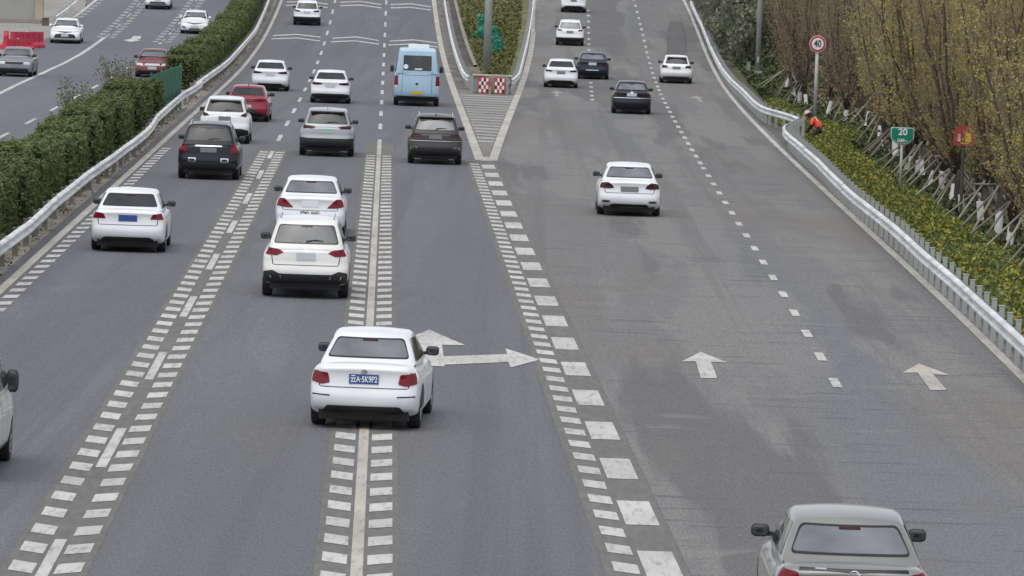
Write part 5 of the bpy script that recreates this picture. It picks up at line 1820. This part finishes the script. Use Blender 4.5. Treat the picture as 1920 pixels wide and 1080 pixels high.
for s in (-1, 1):
    MB().tube([(.16, s * .1, .70), (.0, s * .1, .965), (-.1, s * .09, 1.10)], [.022, .022, .02], 6).build('reflective_stripe', WHT, t)

# ------------------------------------------------------------------ grove on the right
def tree_meshes(seed, H=7.2, stems=6, leaves=2600, leaf=.085, spread=1.25, lean=.0, leaf_low=1.3):
    r = random.Random(seed)
    b = MB(); tw = MB(); L = []
    fork = r.uniform(.55, 1.5)
    trunk_r = r.uniform(.075, .11)
    b.tube([(0, 0, -.1), (r.gauss(0, .03), r.gauss(0, .03), fork * .5), (r.gauss(0, .05), r.gauss(0, .05), fork)], [trunk_r * 1.15, trunk_r, trunk_r * .85], 8)
    ends = []
    for s in range(stems):
        a = 2 * math.pi * (s + r.uniform(-.3, .3)) / stems
        sp = spread * r.uniform(.2, 1.0)
        h = H * r.uniform(.75, 1.02)
        pts = [Vector((0, 0, fork - .1))]
        nseg = 7
        for k in range(1, nseg + 1):
            t = k / nseg
            rad = sp * (t ** .75)
            pts.append(Vector((math.cos(a) * rad + r.gauss(0, .06), math.sin(a) * rad + r.gauss(0, .06), fork + (h - fork) * t)))
        b.tube(pts, [trunk_r * .6 * (1 - .85 * k / nseg) + .008 for k in range(nseg + 1)], 5)
        for k in range(1, nseg + 1):
            for _ in range(5):
                t = r.random()
                p = pts[k - 1].lerp(pts[k], t)
                if p.z < leaf_low - .3: continue
                aa = a + r.gauss(0, 1.2)
                ln = r.uniform(.45, 1.25) * (1.1 - .5 * p.z / H)
                d = Vector((math.cos(aa), math.sin(aa), r.uniform(.8, 2.0))).normalized()
                q1 = p + d * ln * .5 + Vector((r.gauss(0, .05), r.gauss(0, .05), 0))
                q2 = q1 + (d + Vector((0, 0, .25))).normalized() * ln * .6
                tw.tube([p, q1, q2], [.014, .009, .004], 3, False)
                L.append((p, q1, q2))
                for __ in range(3):
                    pp = q1.lerp(q2, r.random())
                    dd = (d + Vector((r.gauss(0, .6), r.gauss(0, .6), r.gauss(0, .4)))).normalized()
                    ee = pp + dd * r.uniform(.2, .5)
                    tw.tube([pp, ee], [.006, .003], 3, False)
                    L.append((pp, (pp + ee) / 2, ee))
    pts = []
    for _ in range(leaves):
        p, q1, q2 = r.choice(L)
        t = r.random()
        c = p.lerp(q1, t * 2) if t < .5 else q1.lerp(q2, t * 2 - 1)
        pts.append((c.x + r.gauss(0, .07), c.y + r.gauss(0, .07), c.z + r.gauss(0, .07)))
    V, Fi = leaf_quads(np.array(pts), leaf, .2)
    bm_ = mesh_of('trunk', b.v, b.f, True); bm_.materials.append(BARK)
    tm = mesh_of('branches', tw.v, tw.f); tm.materials.append(TWIG)
    return bm_, tm, (V, Fi)


def leaf_mesh(VF, m):
    me = np_mesh('crown', *VF); me.materials.append(m); return me


variants = []
for s in range(6):
    bt, tt_, VF = tree_meshes(100 + s, H=7.4 + .4 * (s % 3), stems=5 + s % 3, leaves=3000, leaf=.058, spread=2.0)
    variants.append((bt, tt_, leaf_mesh(VF, LEAF_OLIVE), leaf_mesh(VF, LEAF_BROWN), leaf_mesh(VF, LEAF_GREEN)))
stake_b = MB().tube([(0, 0, 0), (0, 0, 1)], [.036, .03], 6)
stake_me = mesh_of('stake', stake_b.v, stake_b.f, True); stake_me.materials.append(STAKE)
wrap_b = MB().tube([(0, 0, 0), (.01, 0, .28), (0, 0, .56)], [.11, .108, .106], 10)
wrap_me = mesh_of('trunk_wrap', wrap_b.v, wrap_b.f, False); wrap_me.materials.append(WRAP)


def stake(t, foot, head):
    foot, head = Vector(foot), Vector(head)
    d = head - foot
    o = link('stake', stake_me, None, t)
    o.location = foot
    o.rotation_euler = d.to_track_quat('Z', 'Y').to_euler()
    o.scale = (1, 1, d.length)


def plant_tree(x, y, z, label, vi, leafkind, group, staked, wrap, scale=1., rz=None):
    t = thing('young_tree', label, 'tree', (x, y, z), (RND.gauss(0, .07), RND.gauss(0, .07), RND.uniform(0, 6.28) if rz is None else rz), group)
    t.scale = (scale, scale, scale)
    v = variants[vi % 6]
    link('trunk', v[0], None, t); link('branches', v[1], None, t); link('crown', v[2 + leafkind], None, t)
    rot = -t.rotation_euler[2]
    R2 = Matrix.Rotation(rot, 3, 'Z')
    if staked:
        for ang, rad in ((190, 1.5), (222, 1.4), (340, 1.1)):
            a = math.radians(ang + RND.uniform(-9, 9))
            rr = rad * RND.uniform(.85, 1.15)
            hz = RND.uniform(1.35, 1.75)
            stake(t, R2 @ Vector((rr * math.cos(a), rr * math.sin(a), -.03)), R2 @ Vector((-.12 * math.cos(a), -.12 * math.sin(a), hz)))
        if RND.random() < .4:
          a0, a1 = R2 @ Vector((-.35, -.12, 1.28)), R2 @ Vector((.35, -.1, 1.33))
          stake(t, a0, a1)
    if wrap:
        o = link('trunk_wrap', wrap_me, None, t)
        o.location = R2 @ Vector((RND.uniform(-.03, .03), -.02, wrap))
        o.rotation_euler = (RND.gauss(0, .05), RND.gauss(0, .12), 0)
        o.scale = (RND.uniform(.9, 1.2), 1, RND.uniform(.9, 1.1))
    return t


wraps = [(1623, 237), (1651, 252), (1658, 267), (1670, 282), (1677, 293), (1697, 312), (1720, 325), (1733, 328), (1740, 343), (1768, 352), (1786, 370), (1803, 388), (1832, 388), (1840, 412), (1871, 430), (1893, 447),
         (1470, 163), (1488, 178), (1500, 188), (1511, 190), (1552, 213), (1585, 222), (1928, 470), (1962, 500)]
wraps.sort(key=lambda w: -w[1])
place = ['nearest the camera', 'second nearest the camera', 'third nearest the camera']
for i, (px, py) in enumerate(wraps):
    q = at(px, py + 17 * (py + 100) / 500, 0)
    lab = 'young tree with white trunk wrap and leaning stakes, %s of its row from the camera' % ORD[i]
    plant_tree(q.x, q.y, zp(q.y), lab, i, 0 if px > 1640 else 1, 'staked young trees along the ramp planting', True, .10 + RND.uniform(0, .18), RND.uniform(.88, 1.02))
# rows behind
row = []
for k, (dx, y0, y1, st) in enumerate([(2.2, 120, 380, 7.5), (4.2, 130, 380, 7), (7.0, 140, 380, 7), (10.5, 160, 380, 7.5), (14.5, 220, 380, 9)]):
    y = y0
    while y < y1:
        x = rail_right_x(y) + 2.3 + dx + RND.uniform(-.6, .6)
        if to_px(x, y, 3)[0] < 2010 and not (y < 314 and 1345 < to_px(x, y, 2)[0] < 1500):
            row.append((x, y + RND.uniform(-1.5, 1.5), k))
        y += st * RND.uniform(.8, 1.2)
for i, (x, y, k) in enumerate(row):
    lk = 0 if (x / y > .060 and RND.random() < .75) else (1 if RND.random() < .7 else 2)
    plant_tree(x, y, zp(y), ['olive-yellow leafed tree standing in the grove behind the staked row', 'brown-leafed tree standing in the grove behind the staked row', 'grey-green leafed tree standing in the grove behind the staked row'][lk], i + 3, lk, ['olive trees of the roadside grove', 'brown trees of the roadside grove', 'grey-green trees of the roadside grove'][lk], False, 0, RND.uniform(.9, 1.12))

# grey-green bushes along the far ramp
bush_var = []
for s in range(3):
    r = np.random.default_rng(40 + s)
    n = 4500
    d = r.normal(size=(n, 3)); d /= np.linalg.norm(d, axis=1)[:, None]
    lob = 1 + .25 * np.sin(d[:, 0] * 5 + s) * np.sin(d[:, 2] * 6 + s * 2) + .15 * np.sin(d[:, 1] * 9 + s)
    rad = r.uniform(.55, 1.0, n) ** .5 * lob
    P = d * rad[:, None] * np.array([1.5, 1.5, 1.9]) + np.array([0, 0, 2.3])
    P = P[P[:, 2] > .1]
    V, Fi = leaf_quads(P, .13, .3)
    lm = np_mesh('crown', V, Fi); lm.materials.append(LEAF_GREEN)
    st_ = MB()
    for k in range(7):
        a = k * .9
        st_.tube([(0, 0, -.1), (.5 * math.cos(a), .5 * math.sin(a), 1.4), (1.1 * math.cos(a), 1.1 * math.sin(a), 3.4)], [.06, .04, .012], 5)
    sm = mesh_of('trunk', st_.v, st_.f); sm.materials.append(BARK)
    bush_var.append((lm, sm))
bl = []
y = 262
while y < 480:
    for dx in (1.9, 4.4, 7.5, 11):
        if to_px(rail_right_x(min(y, 428)) + dx, y, 2)[0] < 1500 and not (y < 314 and to_px(rail_right_x(min(y, 428)) + dx, y, 2)[0] > 1335):
            bl.append((rail_right_x(y) + dx + RND.uniform(-.5, .5) if y < 430 else rail_right_x(428) + (y - 428) * .03 + dx, y + RND.uniform(-2, 2)))
    y += 8.5
for i, (x, y) in enumerate(bl):
    t = thing('bushy_tree', 'dull grey-green bushy tree beyond the far ramp guardrail', 'tree', (x, y, zp(y) - .1), (0, 0, RND.uniform(0, 6.28)), 'grey-green bushes along the far ramp')
    s = RND.uniform(.9, 1.35)
    t.scale = (s, s, s * RND.uniform(.9, 1.15))
    link('crown', bush_var[i % 3][0], None, t); link('trunk', bush_var[i % 3][1], None, t)

# ------------------------------------------------------------------ ground cover
n = 52000
Yg = 84 + (255 - 84) * NPR.uniform(0, 1, n) ** 1.15
wdt = np.interp(Yg, [84, 140, 200, 255], [2.6, 2.4, 2.2, 1.6])
u = NPR.uniform(0, 1, n)
xr_ = np.array([rail_right_x(y) for y in Yg])
Xg = xr_ + .5 + u * wdt
hgt = .33 * np.sin(np.clip(u, .03, .97) * math.pi) ** .5 + .05
lum = .16 * np.sin(Xg * 2.3 + Yg * .7) * np.sin(Yg * 1.9) + .05 * np.sin(Yg * 4.1 + Xg)
Zg = np.interp(Yg, ZY, ZZ) + np.maximum(.02, hgt + lum) * NPR.uniform(.55, 1.0, n)
V, Fi = leaf_quads(np.stack([Xg, Yg, Zg], 1), .078, .5)
tag(link('groundcover_shrubs', np_mesh('groundcover_shrubs', V, Fi), SHRUB_LEAF), 'low yellow-green ground cover shrubs along the ramp guardrail', 'shrubs', kind='stuff')
V, Fc = strip(lambda Y: rail_right_x(Y) + .45, lambda Y: rail_right_x(Y) + .4 + float(np.interp(Y, [84, 140, 200, 255], [2.5, 2.3, 2.1, 1.5])), 84, 255, 2.5, 8, 0)
V = [(x, y, z + .20 * math.sin(math.pi * (i % 9) / 8) - .03) for i, (x, y, z) in enumerate(V)]
struct('planting_mound', V, Fc, mat('mound_soil', (.03, .035, .018), 1., var=.3, scale=4), None, True)
n = 46000
Yg = 90 + 270 * NPR.uniform(0, 1, n) ** 1.1
xr_ = np.array([rail_right_x(y) for y in Yg])
Xg = xr_ + np.interp(Yg, [84, 255], [2.4, 1.4]) + NPR.uniform(0, 1, n) ** 1.3 * 13
Zg = np.interp(Yg, ZY, ZZ) - .06 + np.abs(NPR.normal(0, .16, n))
V, Fi = leaf_quads(np.stack([Xg, Yg, Zg], 1), .15, .25)
tag(link('undergrowth', np_mesh('undergrowth', V, Fi), GRASS_LEAF), 'low green undergrowth on the floor of the grove', 'undergrowth', kind='stuff')
n = 30000
Yg = 100 + 240 * NPR.uniform(0, 1, n)
xr_ = np.array([rail_right_x(y) for y in Yg])
Xg = xr_ + 3.5 + NPR.uniform(0, 1, n) * 12
Zg = np.interp(Yg, ZY, ZZ) - .06 + np.abs(NPR.normal(0, .75, n))
V, Fi = leaf_quads(np.stack([Xg, Yg, Zg], 1), .13, .1)
tag(link('dry_brush', np_mesh('dry_brush', V, Fi), DRY_LEAF), 'dry brown brush between the trunks of the grove', 'brush', kind='stuff')
# weeds on the median strip
n = 1300
Yg = 75 + 320 * NPR.uniform(0, 1, n)
Xg = np.array([rail_left(y) + NPR.uniform(-.5, max(.1, edge_left(y) - .5 - rail_left(y))) for y in Yg])
Zg = np.interp(Yg, ZY, ZZ) + NPR.uniform(0, .08, n)
V, Fi = leaf_quads(np.stack([Xg, Yg, Zg], 1), .06, .3)
tag(link('median_weeds', np_mesh('median_weeds', V, Fi), DRY_LEAF), 'sparse dry weeds along the foot of the median guardrail', 'weeds', kind='stuff')
